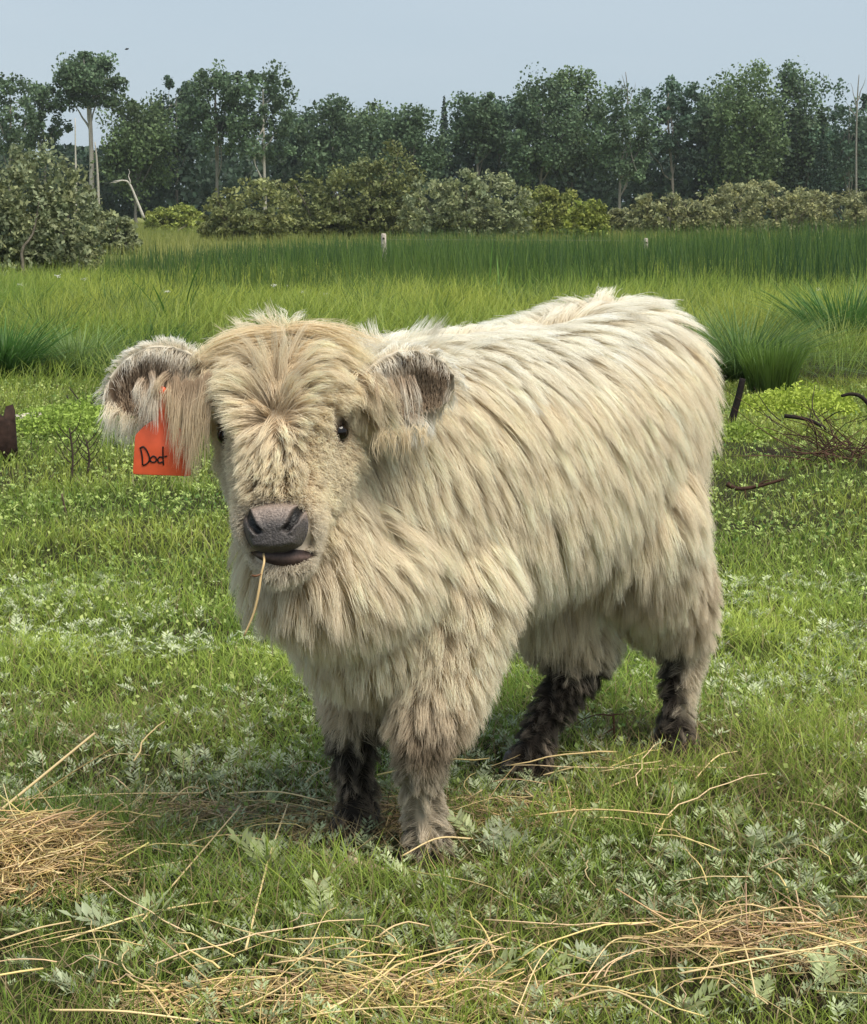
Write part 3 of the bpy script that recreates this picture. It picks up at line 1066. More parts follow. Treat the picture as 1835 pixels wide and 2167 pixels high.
    # bare spots: eyes, nose pad, lips
    for e in (EYE_R, EYE_L):
        de = np.linalg.norm(p - e, axis=1)
        keep *= smooth(.020, .028, de)
        length = np.where(de < .075, length * (.12 + .88 * smooth(.025, .075, de)), length)
        dk = smooth(.034, .020, de)[:, None]
        root = root * (1 - dk) + np.array([.10, .07, .05]) * dk
        tip = tip * (1 - dk * .5) + np.array([.25, .18, .13]) * dk * .5
    qp = p - PAD_C
    inpad = ((np.abs(qp @ HL_) / .060) ** 3 + (np.abs(qp[:, 2] + .010) / .046) ** 3 < 1) & (np.abs(qp[:, 1]) < .06)
    keep[inpad] = 0
    ql = p - at(583, 1188, 3.79)
    inlip = ((np.abs(ql @ HL_) / .068) ** 2 + (np.abs(ql[:, 2] - .009) / .014) ** 2 < 1) & (np.abs(ql[:, 1]) < .05)
    keep[inlip] = 0

    # ---- ears
    wh, et, es, en = ear_info(p)
    for k, E in enumerate(EARS):
        m = wh == k
        if not m.any(): continue
        i = np.clip((et[m] * 14).round().astype(int), 0, 14)
        facing = (n[m] * E['nn'][i]).sum(1)
        inner = smooth(.0, .5, facing) * smooth(1.0, .65, np.abs(es[m])) * smooth(1.0, .85, et[m])
        rim = smooth(.6, .95, np.abs(es[m]))
        f = E['ax'][i] * 1.0 - UP * .25
        f = f * (1 - inner)[:, None] + (-UP * 1.0 + E['ax'][i] * .15 + E['nn'][i] * .35) * inner[:, None]
        lower = smooth(-.35, -.8, es[m])
        f = f * (1 - lower)[:, None] + (-UP * 1.0 + E['ax'][i] * .25) * lower[:, None]
        flow[m] = f
        le = .024 + .045 * lower + .02 * smooth(.75, .95, et[m]) * (1 - lower)
        li = .026 + .055 * smooth(.55, .15, et[m]) * smooth(-.2, .6, es[m])
        length[m] = le * (1 - inner) + li * inner
        lift[m] = .08 + .15 * inner
        ti = np.array([.52, .41, .30]) + np.zeros((m.sum(), 3))
        long_ = (smooth(.55, .15, et[m]) * smooth(-.2, .6, es[m]))[:, None]
        ti = ti * (1 - .75 * long_) + np.array([.78, .68, .52]) * .75 * long_
        tip[m] = np.array([.93, .90, .82]) * (1 - inner)[:, None] + ti * inner[:, None]
        root[m] = np.array([.76, .69, .56]) * (1 - inner)[:, None] + np.array([.27, .195, .14]) * inner[:, None]

    # ---- mud and dung on the legs
    nz = noise3(p * [1, 1, .14], 60) * .55 + noise3(p, 14) * .45
    back_side = smooth(-.015, .02, (p - np.array([G_HL[0] + .01, 0, 0]))[:, 0]) * (np.linalg.norm(p[:, :2] - G_HL[:2], axis=1) < .22)
    flside = smooth(.01, .05, p[:, 0] - (G_FL[0] + .005)) * (np.linalg.norm(p[:, :2] - G_FL[:2], axis=1) < .16)
    fr = (np.linalg.norm(p[:, :2] - G_FR[:2], axis=1) < .17).astype(float) * (p[:, 0] < (G_FR[0] + G_FL[0]) / 2)
    hi = .30 + .02 * fr + .05 * (u < .4)
    mud = smooth(hi + .02, hi - .12, w + (nz - .5) * .16)
    mud *= 1 - .80 * back_side * smooth(.08, .13, w)
    mud *= 1 - .55 * flside * smooth(.05, .10, w) - .0
    fl_sh = (np.linalg.norm(p[:, :2] - G_FL[:2], axis=1) < .16) * (fr < .5) * smooth(.02, .06, w)
    mud *= 1 - .52 * fl_sh * smooth(.28, .22, w) * smooth(.35, .55, nz)
    knee = np.exp(-((np.linalg.norm(p - at(900, 1575, Y_FL - .06), axis=1)) / .068) ** 2)
    mc = np.array([.050, .040, .033])
    root = root * (1 - mud)[:, None] + mc * .6 * mud[:, None]
    tip = tip * (1 - .93 * mud)[:, None] + (mc * (.7 + 1.3 * nz)[:, None] + np.array([.42, .34, .26]) * smooth(.50, .68, nz)[:, None]) * (.93 * mud)[:, None]
    kc = np.array([.16, .085, .04])
    root = root * (1 - .8 * knee)[:, None] + kc * .6 * (.8 * knee)[:, None]
    tip = tip * (1 - .75 * knee)[:, None] + kc * (.75 * knee)[:, None]
    # soft stains along the lower coat
    st = smooth(.55, .8, noise3(p + 31, 6)) * smooth(.85, .5, w) * (1 - hw) * .35
    tip = tip * (1 - st)[:, None] + np.array([.45, .33, .22]) * st[:, None]
    # keep the flow in the skin's plane
    tng = flow - n * (flow * n).sum(1)[:, None]
    tng = unit(tng + 1e-6)
    return tng, length, lift, root, tip, keep, mud, hw, wh


def sample_surface(num, seed, hboost=1.6):
    g = np.random.default_rng(seed)
    a, b, c = BV[TRI[:, 0]], BV[TRI[:, 1]], BV[TRI[:, 2]]
    ar = np.linalg.norm(np.cross(b - a, c - a), axis=1)
    ctr = (a + b + c) / 3
    t, s, r = head_coords(ctr)
    wgt = ar * (1 + hboost * (smooth(-.25, 0, t) * smooth(1.3, 1.1, t) * (np.abs(s) < .30) * (r > -.14)))
    k = g.choice(len(ar), num, p=wgt / wgt.sum())
    r1, r2 = np.sqrt(g.random(num)), g.random(num)
    w0, w1, w2 = (1 - r1)[:, None], (r1 * (1 - r2))[:, None], (r1 * r2)[:, None]
    p = a[k] * w0 + b[k] * w1 + c[k] * w2
    n = unit(VN[TRI[k, 0]] * w0 + VN[TRI[k, 1]] * w1 + VN[TRI[k, 2]] * w2)
    return p, n


KP = 11


def grow(p, n, tng, length, lift, gravity, seed, curl=1.0):
    g = np.random.default_rng(seed)
    N = len(p)
    d = unit(tng * np.cos(lift)[:, None] + n * np.sin(lift)[:, None])
    out = np.empty((N, KP, 3))
    out[:, 0] = p - n * .002
    step = length / (KP - 1)
    side = unit(np.cross(d, n))
    co = .72                                     # neighbouring locks wave together
    ph = co * noise3(p + 41, 3.5) * 14 + (1 - co) * g.random(N) * 6.28
    fr = co * (.7 + 1.0 * noise3(p + 47, 3.0)) + (1 - co) * g.uniform(.7, 1.7, N)
    amp = (co * (noise3(p + 53, 6.0) - .5) * 2.4 + (1 - co) * g.normal(0, 1, N)) * .36 * curl
    cur = out[:, 0].copy()
    for k in range(1, KP):
        t = k / (KP - 1)
        d = unit(d + gravity[:, None] * np.array([0, 0, -1.0]) * (1.0 / KP) * 1.6 + side * (amp * np.sin(ph + fr * 6.28 * t) * .55)[:, None])
        cur = cur + d * step[:, None]
        mo = .004 + .014 * math.sqrt(t) * np.clip(length / .10, .1, 1.1)
        for i in range(N):
            q, nn, _, dist = bvh.find_nearest(Vector(cur[i]))
            if q is None: continue
            dx = cur[i, 0] - q.x; dy = cur[i, 1] - q.y; dz = cur[i, 2] - q.z
            sd = dx * nn.x + dy * nn.y + dz * nn.z
            if sd < mo[i]:
                if dist > 1e-6 and sd < 0 and dist > .05: continue
                e = mo[i] - sd
                cur[i, 0] += nn.x * e; cur[i, 1] += nn.y * e; cur[i, 2] += nn.z * e
        out[:, k] = cur
        d = unit(cur - out[:, k - 1])
    return out


N_GUIDE, N_HAIR = 7000, 340000
gp, gn = sample_surface(N_GUIDE, 11, 3.5)
gt, gl, gli, gr, gti, gk, gm, ghw, gwh = fur_fields(gp, gn)
_g = np.random.default_rng(5)
gl = gl * _g.uniform(.82, 1.15, N_GUIDE) * (.85 + .3 * noise3(gp + 61, 7))
gli = gli * _g.uniform(.8, 1.2, N_GUIDE) * (.6 + .8 * noise3(gp + 67, 8))
# cowlicks that stand up on the poll and along the withers
_t, _s, _r = head_coords(gp)
lick = ((_t < .08) & (np.abs(_s) < .09) & (gwh < 0) & (ghw > .3) & (_g.random(N_GUIDE) < .05)) | ((np.abs((gp - cb(0, 0, 0)) @ CF - .85 * UF) < .14) & (gn[:, 2] > .75) & (gp[:, 2] > 1.0) & (_g.random(N_GUIDE) < .22))
gli[lick] = _g.uniform(.75, 1.15, lick.sum())
gl[lick] *= 1.5
grav = np.where(ghw > .5, np.interp(_t, [.1, .3, .45, .55], [.75, .65, .5, .25]), .70)
grav[lick] = .1
grav[gwh >= 0] = .8
for _E in EARS:
    _nb = np.linalg.norm(gp - _E['P'][1], axis=1) < .06
    grav[_nb] = 1.0
    gli[_nb] = .05
    lick &= ~_nb
for _E in EARS:
    _nb = np.linalg.norm(gp - _E['P'][1], axis=1) < .05
    _f = _E['ax'][2] * .8 - UP * .6
    gt[_nb] = unit(_f - gn[_nb] * (gn[_nb] @ _f)[:, None] + 1e-6)
GUIDE = grow(gp, gn, gt, gl, gli, grav, 21, np.where(ghw > .5, .8, 1.0) * np.clip(gl / .06, .1, 1))
gbright = _g.normal(1, .065, N_GUIDE)

hp, hn = sample_surface(N_HAIR, 12, 1.8)
ht_, hl_, hli, hr_, hti, hk, hm_, hhw, hwh = fur_fields(hp, hn)
_g = np.random.default_rng(6)
sel = _g.random(N_HAIR) < hk
hp, hn, hl_, hr_, hti, hm_, hwh, hhw = [x[sel] for x in (hp, hn, hl_, hr_, hti, hm_, hwh, hhw)]
N_HAIR = len(hp)
kd = KDTree(N_GUIDE)
for i, c in enumerate(gp): kd.insert(c, i)
kd.balance()
jit = hp + _g.normal(0, .006, hp.shape)
gi = np.empty(N_HAIR, int)
for i in range(N_HAIR):
    gi[i] = kd.find(jit[i])[1]
# a hair never follows a guide from the other side of a fold or another ear
bad = ((hn * gn[gi]).sum(1) < .2) | (np.linalg.norm(hp - gp[gi], axis=1) > .07)
ls = _g.uniform(.62, 1.0, N_HAIR) * np.clip(hl_ / (gl[gi] + 1e-6), .4, 1.15)
tt = np.linspace(0, 1, KP)
G = GUIDE[gi]
rel = G - G[:, :1]
shape = np.empty((N_HAIR, KP, 3))
for k in range(KP):          # shorter hairs follow the first part of the guide
    x = np.clip(tt[k] * ls, 0, 1) * (KP - 1)
    i0 = np.minimum(x.astype(int), KP - 2)
    f = (x - i0)[:, None]
    shape[:, k] = rel[np.arange(N_HAIR), i0] * (1 - f) + rel[np.arange(N_HAIR), i0 + 1] * f
off = hp - gp[gi]
clump = np.clip(_g.normal(.50, .22, N_HAIR), .0, .9) * np.clip(hl_ / .075, .25, 1)
_ht = head_coords(hp)[0]
clump = np.where((hhw > .6) & (_ht < .86), np.clip(clump + .18, 0, .93), clump)
clump[_g.random(N_HAIR) < .10] = .0
clump = np.where(hm_ > .35, _g.uniform(.6, .95, N_HAIR), clump)
cl = clump[:, None] * (tt[None] ** .8)
HAIR = hp[:, None] - hn[:, None] * .002 + shape - off[:, None] * cl[:, :, None]
fz = _g.normal(0, 1, (N_HAIR, 3))
fz2 = _g.normal(0, 1, (N_HAIR, 3))
ph = _g.random(N_HAIR) * 6.28
amp = (.0022 + .03 * hl_ * (_g.random(N_HAIR) < .2))
HAIR += amp[:, None, None] * (fz[:, None] * (tt ** 1.2)[None, :, None] + .6 * fz2[:, None] * np.sin(ph[:, None] + tt[None] * 9)[:, :, None] * tt[None, :, None])
for _e in (EYE_R, EYE_L):
    _n = EN_R if _e is EYE_R else EN_L
    for _d in (_n, unit(HN + .3 * _n)):
        _al = np.clip((HAIR - _e) @ _d, 0, .10)
        bad |= (np.linalg.norm(HAIR - _e - _al[..., None] * _d, axis=2) < .0145).any(1)
HAIR, hr_, hti, hm_, gi2, hl2 = HAIR[~bad], hr_[~bad], hti[~bad], hm_[~bad], gi[~bad], hl_[~bad]
N_HAIR = len(HAIR)
br = (gbright[gi2] * _g.normal(1, .07, N_HAIR))
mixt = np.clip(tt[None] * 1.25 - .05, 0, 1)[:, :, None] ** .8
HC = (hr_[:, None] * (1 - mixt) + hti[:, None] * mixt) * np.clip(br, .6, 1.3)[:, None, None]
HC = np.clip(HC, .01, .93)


def locks(specs, seed):
    """long hanging locks: (root point, tip point, spread at root, hairs, root colour, tip colour)"""
    g = np.random.default_rng(seed)
    P, C = [], []
    for a, b, sp, num, c0, c1 in specs:
        a, b = np.asarray(a), np.asarray(b)
        mid = (a + b) / 2 + np.array([g.normal(0, .008), -.012, g.normal(.008, .004)])
        base = spline([a, mid, b], KP)
        o = g.normal(0, sp, (num, 3))
        l = g.uniform(.6, 1.05, num)
        q = np.stack([np.stack([np.interp(tt * li, tt, base[:, j]) for j in range(3)], 1) for li in np.minimum(l, 1)])
        q = q + o[:, None] * (1 - .55 * tt ** .9)[None, :, None]
        q += g.normal(0, .006, (num, 3))[:, None] * (tt ** 1.5)[None, :, None]
        col = np.asarray(c0) * (1 - tt)[:, None] + np.asarray(c1) * tt[:, None]
        P.append(q)
        C.append(np.clip(col[None] * g.normal(1, .1, num)[:, None, None], .02, .93))
    return np.concatenate(P), np.concatenate(C)


_w, _t2, _b2 = (.92, .88, .77), (.80, .69, .50), (.45, .34, .24)
_sp = []
_gg = np.random.default_rng(44)
for x in np.concatenate([np.linspace(292, 362, 8), np.linspace(370, 440, 11)]):           # inside the tagged ear, long tan hair falling over the tag
    f = (x - 292) / 146
    ln = np.interp(f, [0, .3, .5, .62, 1], [60, 110, 150, 215, 190]) * _gg.uniform(.8, 1.05)
    y0 = 803 + 12 * _gg.normal()
    if 340 < x < 362: ln *= .6
    _sp.append((at(x + 10, y0, 3.955), at(x - 6 + 10 * _gg.normal() * .5, y0 + ln, 3.925), .004, 55, _b2, _t2 if f > .3 else _w))
for x in np.linspace(226, 312, 13):           # white fringe of its lower rim
    f = (x - 222) / 93
    y0 = 862 + 52 * f
    _sp.append((at(x + 4, y0 - 8, 3.98), at(x - 2 - 12 * (1 - f) + 4 * _gg.normal(), y0 + _gg.uniform(30, 88), 3.965), .0045, 22, (.80, .71, .55), _w))
for x in ():           # its tip
    f = (x - 212) / 88
    _sp.append((at(x + 30, 806 - 42 * f + 10, 4.02), at(x - 10, 812 - 26 * f + 30 + 20 * _gg.random(), 4.0), .004, 22, _w, _w))
for x in (806, 838, 862, 868, 880, 886):           # inside the other ear
    f = (x - 800) / 105
    _sp.append((at(x - 14, 805 - 8 * f, 3.945), at(x + 4, 865 + 60 * _gg.random() + 25 * (1 - f), 3.92), .003, 14, _b2, _w if f > .55 else _t2))
for x in np.linspace(800, 900, 12):           # its lower edge
    f = (x - 800) / 100
    _sp.append((at(x, 912 - 8 * f, 3.965), at(x + 2, 960 + 40 * _gg.random() - 20 * f, 3.95), .006, 16, _t2, _t2))
LOCK_P, LOCK_C = locks(_sp, 45)


def face_lock(px, lift0, lift1, num, sp, c0, c1, seed):
    """a long lock that lies on the head along a line seen in the photograph"""
    g = np.random.default_rng(seed)
    pts, last = [], 4.0
    for i, (x, y) in enumerate(px):
        d_ = unit(ray(x, y))
        h_ = bvh.ray_cast(Vector((0, 0, CAM_H)), Vector(d_))[0]
        f = i / (len(px) - 1)
        if h_ is not None and abs(h_.y - last) < .10:
            p = np.array(h_)
            last = h_.y
        else:
            p = at(x, y, last + .01)
        pts.append(p - d_ * (lift0 + (lift1 - lift0) * f))
    base = spline(pts, KP)
    o = g.normal(0, sp, (num, 3))
    l = g.uniform(.55, 1.0, num)
    q = np.stack([np.stack([np.interp(tt * li, tt, base[:, j]) for j in range(3)], 1) for li in l])
    q = q + o[:, None] * (np.interp(tt, [0, .15, .6, 1], [.5, 1, 1, .55]))[None, :, None]
    q += g.normal(0, .005, (num, 3))[:, None] * (tt ** 1.5)[None, :, None]
    q += .0018 * np.sin(g.random(num)[:, None, None] * 6.28 + tt[None, :, None] * 11) * g.normal(0, 1, (num, 1, 3))
    col = np.asarray(c0) * (1 - tt)[:, None] + np.asarray(c1) * tt[:, None]
    return q, np.clip(col[None] * g.normal(g.normal(1, .07), .08, num)[:, None, None], .02, .93)


_c0, _c1, _c2 = (.56, .43, .28), (.90, .78, .57), (.92, .84, .68)
FL_ = [
    ([(585, 905), (578, 850), (566, 805), (540, 775), (512, 765)], .012, .028, 60, .0045),
    ([(582, 905), (572, 840), (548, 803), (516, 797), (490, 832), (484, 868)], .014, .026, 70, .004),
    ([(580, 908), (560, 872), (532, 848), (503, 846), (478, 868)], .012, .022, 60, .004),
    ([(576, 910), (540, 893), (508, 886), (482, 884)], .010, .016, 45, .004),
    ([(600, 716), (556, 732), (500, 742), (448, 760), (424, 792)], .018, .030, 90, .007),
    ([(598, 735), (545, 750), (488, 772), (442, 800), (430, 836)], .018, .030, 90, .006),
    ([(598, 748), (556, 765), (515, 786), (468, 816), (432, 866)], .018, .034, 80, .005),
    ([(598, 700), (540, 704), (480, 718), (432, 742), (402, 776)], .016, .028, 90, .007),
    ([(588, 905), (590, 850), (602, 800), (624, 768), (662, 756), (700, 772)], .012, .028, 70, .0045),
    ([(592, 905), (606, 852), (640, 812), (690, 794), (730, 804), (764, 826)], .014, .028, 75, .0045),
    ([(595, 908), (625, 872), (668, 844), (712, 842), (744, 858)], .012, .022, 60, .004),
    ([(598, 912), (640, 892), (684, 884), (704, 870)], .010, .016, 45, .004),
    ([(612, 716), (660, 732), (710, 748), (752, 772), (778, 802)], .018, .030, 90, .007),
    ([(612, 735), (668, 754), (720, 777), (757, 814), (788, 834)], .018, .034, 90, .006),
    ([(610, 698), (660, 699), (712, 714), (762, 744), (800, 772)], .016, .028, 90, .007),
    ([(606, 750), (640, 772), (690, 800), (728, 836), (742, 862)], .016, .026, 70, .005),
    ([(585, 920), (580, 950), (570, 992), (556, 1042)], .010, .012, 45, .0035),
    ([(590, 920), (592, 960), (590, 1008), (586, 1052)], .010, .012, 45, .0035),
    ([(595, 920), (608, 952), (622, 1000), (640, 1042)], .010, .012, 45, .0035),
    ([(578, 920), (560, 950), (542, 994), (520, 1040), (506, 1064)], .010, .012, 50, .0035),
    ([(600, 918), (622, 945), (644, 990), (662, 1034)], .010, .012, 45, .0035),
    ([(586, 930), (574, 965), (578, 1005), (570, 1046)], .014, .012, 30, .003),
    ([(592, 930), (604, 962), (600, 1004), (606, 1046)], .014, .012, 30, .003),
]
_fp, _fc = [], []
for _k, _px in enumerate(([(598, 705), (575, 670), (562, 634)], [(590, 708), (552, 676), (522, 660)], [(585, 712), (532, 690), (486, 688)], [(575, 716), (508, 704), (452, 714)], [(610, 702), (630, 672), (652, 660)], [(604, 704), (600, 672), (588, 648)], [(560, 722), (490, 728), (432, 722)],
                          [(620, 704), (668, 690), (706, 684)], [(598, 706), (560, 688), (545, 650)], [(700, 720), (745, 722), (790, 742)], [(560, 716), (505, 716), (470, 700)], [(640, 706), (690, 708), (735, 712)])):
    _q, _c = face_lock(_px, .008, .0, 38, .006, (.80, .68, .48), (.93, .88, .74), 860 + _k)
    _fp.append(_q); _fc.append(_c)
for _k, (_px, _a0, _a1, _n, _s2) in enumerate(FL_):
    for _r in range(3):
        _gq = np.random.default_rng(900 + 10 * _k + _r)
        _jx, _jy = _gq.normal(0, 10, 2) if _r else _gq.normal(0, 3, 2)
        _q, _c = face_lock([(x + _jx * (i / 2), y + _jy * (i / 3)) for i, (x, y) in enumerate(_px)], _a0, _a1, int(_n * (1 if _r == 0 else .6)), _s2, (.80, .68, .48) if _px[0][1] < 800 else _c0, _c1 if _k % 3 else _c2, 700 + 10 * _k + _r)
        _fp.append(_q); _fc.append(_c)
LOCK_P, LOCK_C = np.concatenate([LOCK_P] + _fp), np.concatenate([LOCK_C] + _fc)
HAIR = np.concatenate([HAIR, LOCK_P])
HC = np.concatenate([HC, LOCK_C])
N_HAIR = len(HAIR)


def build_curves(name, pts, colr, radius, mat, parent):
    hc = bpy.data.hair_curves.new(name)
    n, k = pts.shape[:2]
    hc.add_curves([k] * n)
    hc.attributes['position'].data.foreach_set('vector', np.ascontiguousarray(pts, np.float32).ravel())
    if 'radius' not in hc.attributes: hc.attributes.new('radius', 'FLOAT', 'POINT')
    hc.attributes['radius'].data.foreach_set('value', np.ascontiguousarray(radius, np.float32).ravel())
    a = hc.attributes.new('tint', 'FLOAT_COLOR', 'POINT')
    c = np.ones((n * k, 4), np.float32)
    c[:, :3] = colr.reshape(-1, 3)
    a.data.foreach_set('color', c.ravel())
    hc.materials.append(mat)
    return link(name, hc, parent)


M_FUR, _nt, _b = mat_new('fur')
_a = _nt.nodes.new('ShaderNodeAttribute'); _a.attribute_name = 'tint'
_nt.links.new(_a.outputs['Color'], _b.inputs['Base Color'])
_tr = _nt.nodes.new('ShaderNodeBsdfTranslucent'); _mx = _nt.nodes.new('ShaderNodeMixShader')
_mx.inputs['Fac'].default_value = .34
_nt.links.new(_a.outputs['Color'], _tr.inputs['Color'])
_nt.links.new(_b.outputs['BSDF'], _mx.inputs[1]); _nt.links.new(_tr.outputs['BSDF'], _mx.inputs[2])
_nt.links.new(_mx.outputs['Shader'], _nt.nodes['Material Output'].inputs['Surface'])
_b.inputs['Roughness'].default_value = .45
_b.inputs['Specular IOR Level'].default_value = .25
M_SKIN = mat_tint('skin_under_fur', .8, .1)
sk_t, _, _, sk_r, sk_ti, _, sk_m, _, _ = fur_fields(BV, VN)
_a = body_me.color_attributes.new('tint', 'FLOAT_COLOR', 'POINT')
_c = np.ones((nv, 4), np.float32)
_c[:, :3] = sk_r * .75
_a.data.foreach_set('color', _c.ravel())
body_me.materials.clear()
body_me.materials.append(M_SKIN)
body = link('body', body_me, CALF)
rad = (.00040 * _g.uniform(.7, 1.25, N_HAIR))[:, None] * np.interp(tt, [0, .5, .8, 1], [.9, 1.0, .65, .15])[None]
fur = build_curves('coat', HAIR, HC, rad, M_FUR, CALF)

# ---- eyes
M_EYE, _nt, _b = mat_new('eye_wet')
_b.inputs['Base Color'].default_value = (.008, .005, .004, 1)
_b.inputs['Roughness'].default_value = .06
M_LID = mat_tint('bare_dark_skin', .55, .3, 0, (160, .25), (.25, .002))
for e, s in ((EYE_R, -1), (EYE_L, 1)):
    nn = EN_R if s < 0 else EN_L
    ce = e - nn * .010
    a1 = unit(np.cross(nn, UP))
    a2 = np.cross(a1, nn)
    if a2[2] < 0: a2 = -a2
    ball = MB()
    th = np.linspace(.02, math.pi * .62, 12)
    ball.loft([ce + nn * (.0200 * math.cos(a)) + np.stack([np.cos(f) * a1 + np.sin(f) * a2 for f in np.arange(20) / 20 * 6.2832]) * (.0200 * math.sin(a)) for a in th], True)
    eo = ball.build('eye', M_EYE, CALF)
    lid = MB()
    pts = []
    for f in np.arange(25) / 24 * 6.2832:
        pts.append(ce + nn * (.0135 - .007 * abs(math.cos(f)) ** 2) + a1 * math.cos(f) * .0225 + a2 * math.sin(f) * .0135)
    lid.tube(pts, .0048, 8, (.10, .075, .060))
    lid.build('eyelid', M_LID, eo)

# ---- nose pad with comma nostrils
pr = HL_
pn = unit(np.array([-.10, -1.0, .10]))
pu = unit(np.cross(pr, pn))
if pu[2] < 0: pu = -pu
ns, nq = 71, 61
S, Q = np.meshgrid(np.linspace(-1, 1, ns), np.linspace(-1, 1, nq), indexing='ij')
# map the square to a rounded trapezoid
sx = S * np.sqrt(1 - .40 * Q ** 2)
qy = Q * np.sqrt(1 - .40 * S ** 2)
wid = .0630 * (1 + .04 * qy)
X = sx * wid
Yy = qy * .0505
edge = np.maximum(np.abs(S), np.abs(Q))
Z = .020 * (1 - sx ** 2 * .75) - .014 * smooth(.0, 1, qy) - .004 * smooth(-.5, -1, qy) - .034 * smooth(.55, 1.0, edge) ** 2.2


def seg_d(x, y, a, b):
    a, b = np.array(a), np.array(b)
    d = b - a
    t = np.clip(((x - a[0]) * d[0] + (y - a[1]) * d[1]) / (d @ d), 0, 1)
    return np.hypot(x - a[0] - t * d[0], y - a[1] - t * d[1]), t


nost = np.zeros_like(X)
ridge = np.zeros_like(X)
for sg in (-1, 1):
    d1, t1 = seg_d(X * sg / .06, Yy / .0475, (.82, .62), (.66, .18))
    d2, t2 = seg_d(X * sg / .06, Yy / .0475, (.66, .18), (.46, -.10))
    hole = np.maximum(smooth(.20, .09, d1), smooth(.17, .06, d2))
    nost = np.maximum(nost, hole)
    d3, _ = seg_d(X * sg / .06, Yy / .0475, (.62, .66), (.34, .02))
    ridge = np.maximum(ridge, smooth(.22, .0, d3))
    d4, _ = seg_d(X * sg / .06, Yy / .0475, (.90, .35), (.62, -.22))
    ridge = np.maximum(ridge, .8 * smooth(.16, .0, d4))
phil = smooth(.05, .0, np.abs(S)) * smooth(.35, .1, Q)
Z = Z - .013 * nost + .0028 * ridge * (1 - nost) - .0012 * phil
PADG = PAD_C + X[..., None] * pr + Yy[..., None] * pu + (Z - .006)[..., None] * pn
pc = np.zeros(PADG.shape)
pc[:] = (.082, .072, .070)
topm = smooth(.05, .65, Q + .25 * (noise3(PADG.reshape(-1, 3), 300).reshape(Q.shape) - .5))[..., None]
pc = pc * (1 - topm) + np.array([.24, .19, .165]) * topm
edm = smooth(.80, .95, edge)[..., None] * smooth(-.2, -.6, Q)[..., None] * 0
pc = pc * (1 - nost[..., None]) + np.array([.004, .003, .003]) * nost[..., None]
M_NOSE = mat_tint('wet_nose', .42, .42, 0, (260, .35), (.9, .003))
pad = MB().grid(PADG, pc)
pad.build('nose', M_NOSE, CALF)

# ---- lower lip: a dark crescent under the nose
n1, n2 = 41, 13
lip = np.zeros((n1, n2, 3))
lc = np.zeros((n1, n2, 3))
for i, x in enumerate(np.linspace(-1, 1, n1)):
    px = 599 + 72 * x
    ytop = 1162 + 6 * x * x
    ybot = 1198 - 29 * abs(x - .08) ** 2.2 / (1.08 ** 2.2) if x > .08 else 1198 - 31 * abs(x - .08) ** 2.2 / (1.08 ** 2.2)
    ybot = max(ybot, ytop + 2)
    for j, b in enumerate(np.linspace(0, 1, n2)):
        dep = 3.782 + .060 * x * x + .012 * (1 - math.sin(b * math.pi)) + .012 * (1 - b) ** 4
        yy = ytop + (ybot - ytop) * b
        d_ = ray(px, yy)
        hit = bvh.ray_cast(Vector((0, 0, CAM_H)), Vector(unit(d_)))[0]
        if hit is not None: dep = min(dep + .012, hit.y - .002 - .006 * math.sin(b * math.pi) * (1 - x * x))
        lip[i, j] = at(px, yy, dep)
        m = math.exp(-((b - .55) / .22) ** 2)
        lc[i, j] = np.array([.020, .010, .009]) * (1 - m) + np.array([.14, .095, .085]) * m
        if b > .85: lc[i, j] = (.045, .028, .020)
MB().grid(lip, lc).build('lower_lip', M_LID, CALF)

# ---- hooves
M_HOOF = mat_tint('hoof_horn', .6, .3, 0, (60, .3), (.3, .003))
for gpt in (G_FL, G_FR, G_HL, G_HR):
    h = MB()
    for s in (-1, 1):
        c0 = gpt + CL * (.027 * s)
        h.loft([ring(c0 + CF * .018 + UP * 0.002, CL, .025, CF, .052, 16), ring(c0 + CF * .010 + UP * .03, CL, .025, CF, .046, 16), ring(c0 + UP * .062, CL, .022, CF, .036, 16)], True, (.035, .028, .022))
    h.build('hoof', M_HOOF, CALF)
# ------------------------------------------------------------------ ear tag, hung from the ear, with its handwriting
M_TAG = mat_tint('tag_plastic', .45, .4, 0, (40, .10), (.05, .001))
M_INK = mat_tint('marker_ink', .5, .3)
TY = 3.945


def slab(outline, th, name, col, mat, parent=None):
    """flat plate from an outline of points, thickness th away from the camera"""
    O = np.asarray(outline)
    mb = MB()
    B = O + np.array([0, th, 0])
    k = len(O)
    C = O.mean(0)
    inn = C + (O - C) * .985 - np.array([0, .0006, 0])
    F = [list(range(2 * k, 3 * k))] + [list(range(k, 2 * k))[::-1]]
    F += [[i, k + i, k + (i + 1) % k, (i + 1) % k] for i in range(k)]
    F += [[2 * k + i, i, (i + 1) % k, 2 * k + (i + 1) % k] for i in range(k)]
    mb.add(np.concatenate([O, B, inn]), F, col)
    return mb.build(name, mat, parent, False)


def rounded(pts, r, n=4):
    P = [np.array(p, float) for p in pts]
    out = []
    for i in range(len(P)):
        a, b, c = P[i - 1], P[i], P[(i + 1) % len(P)]
        p0, p1 = b + unit(a - b) * r, b + unit(c - b) * r
        for t in np.linspace(0, 1, n):
            out.append((1 - t) ** 2 * p0 + 2 * t * (1 - t) * b + t * t * p1)
    return out


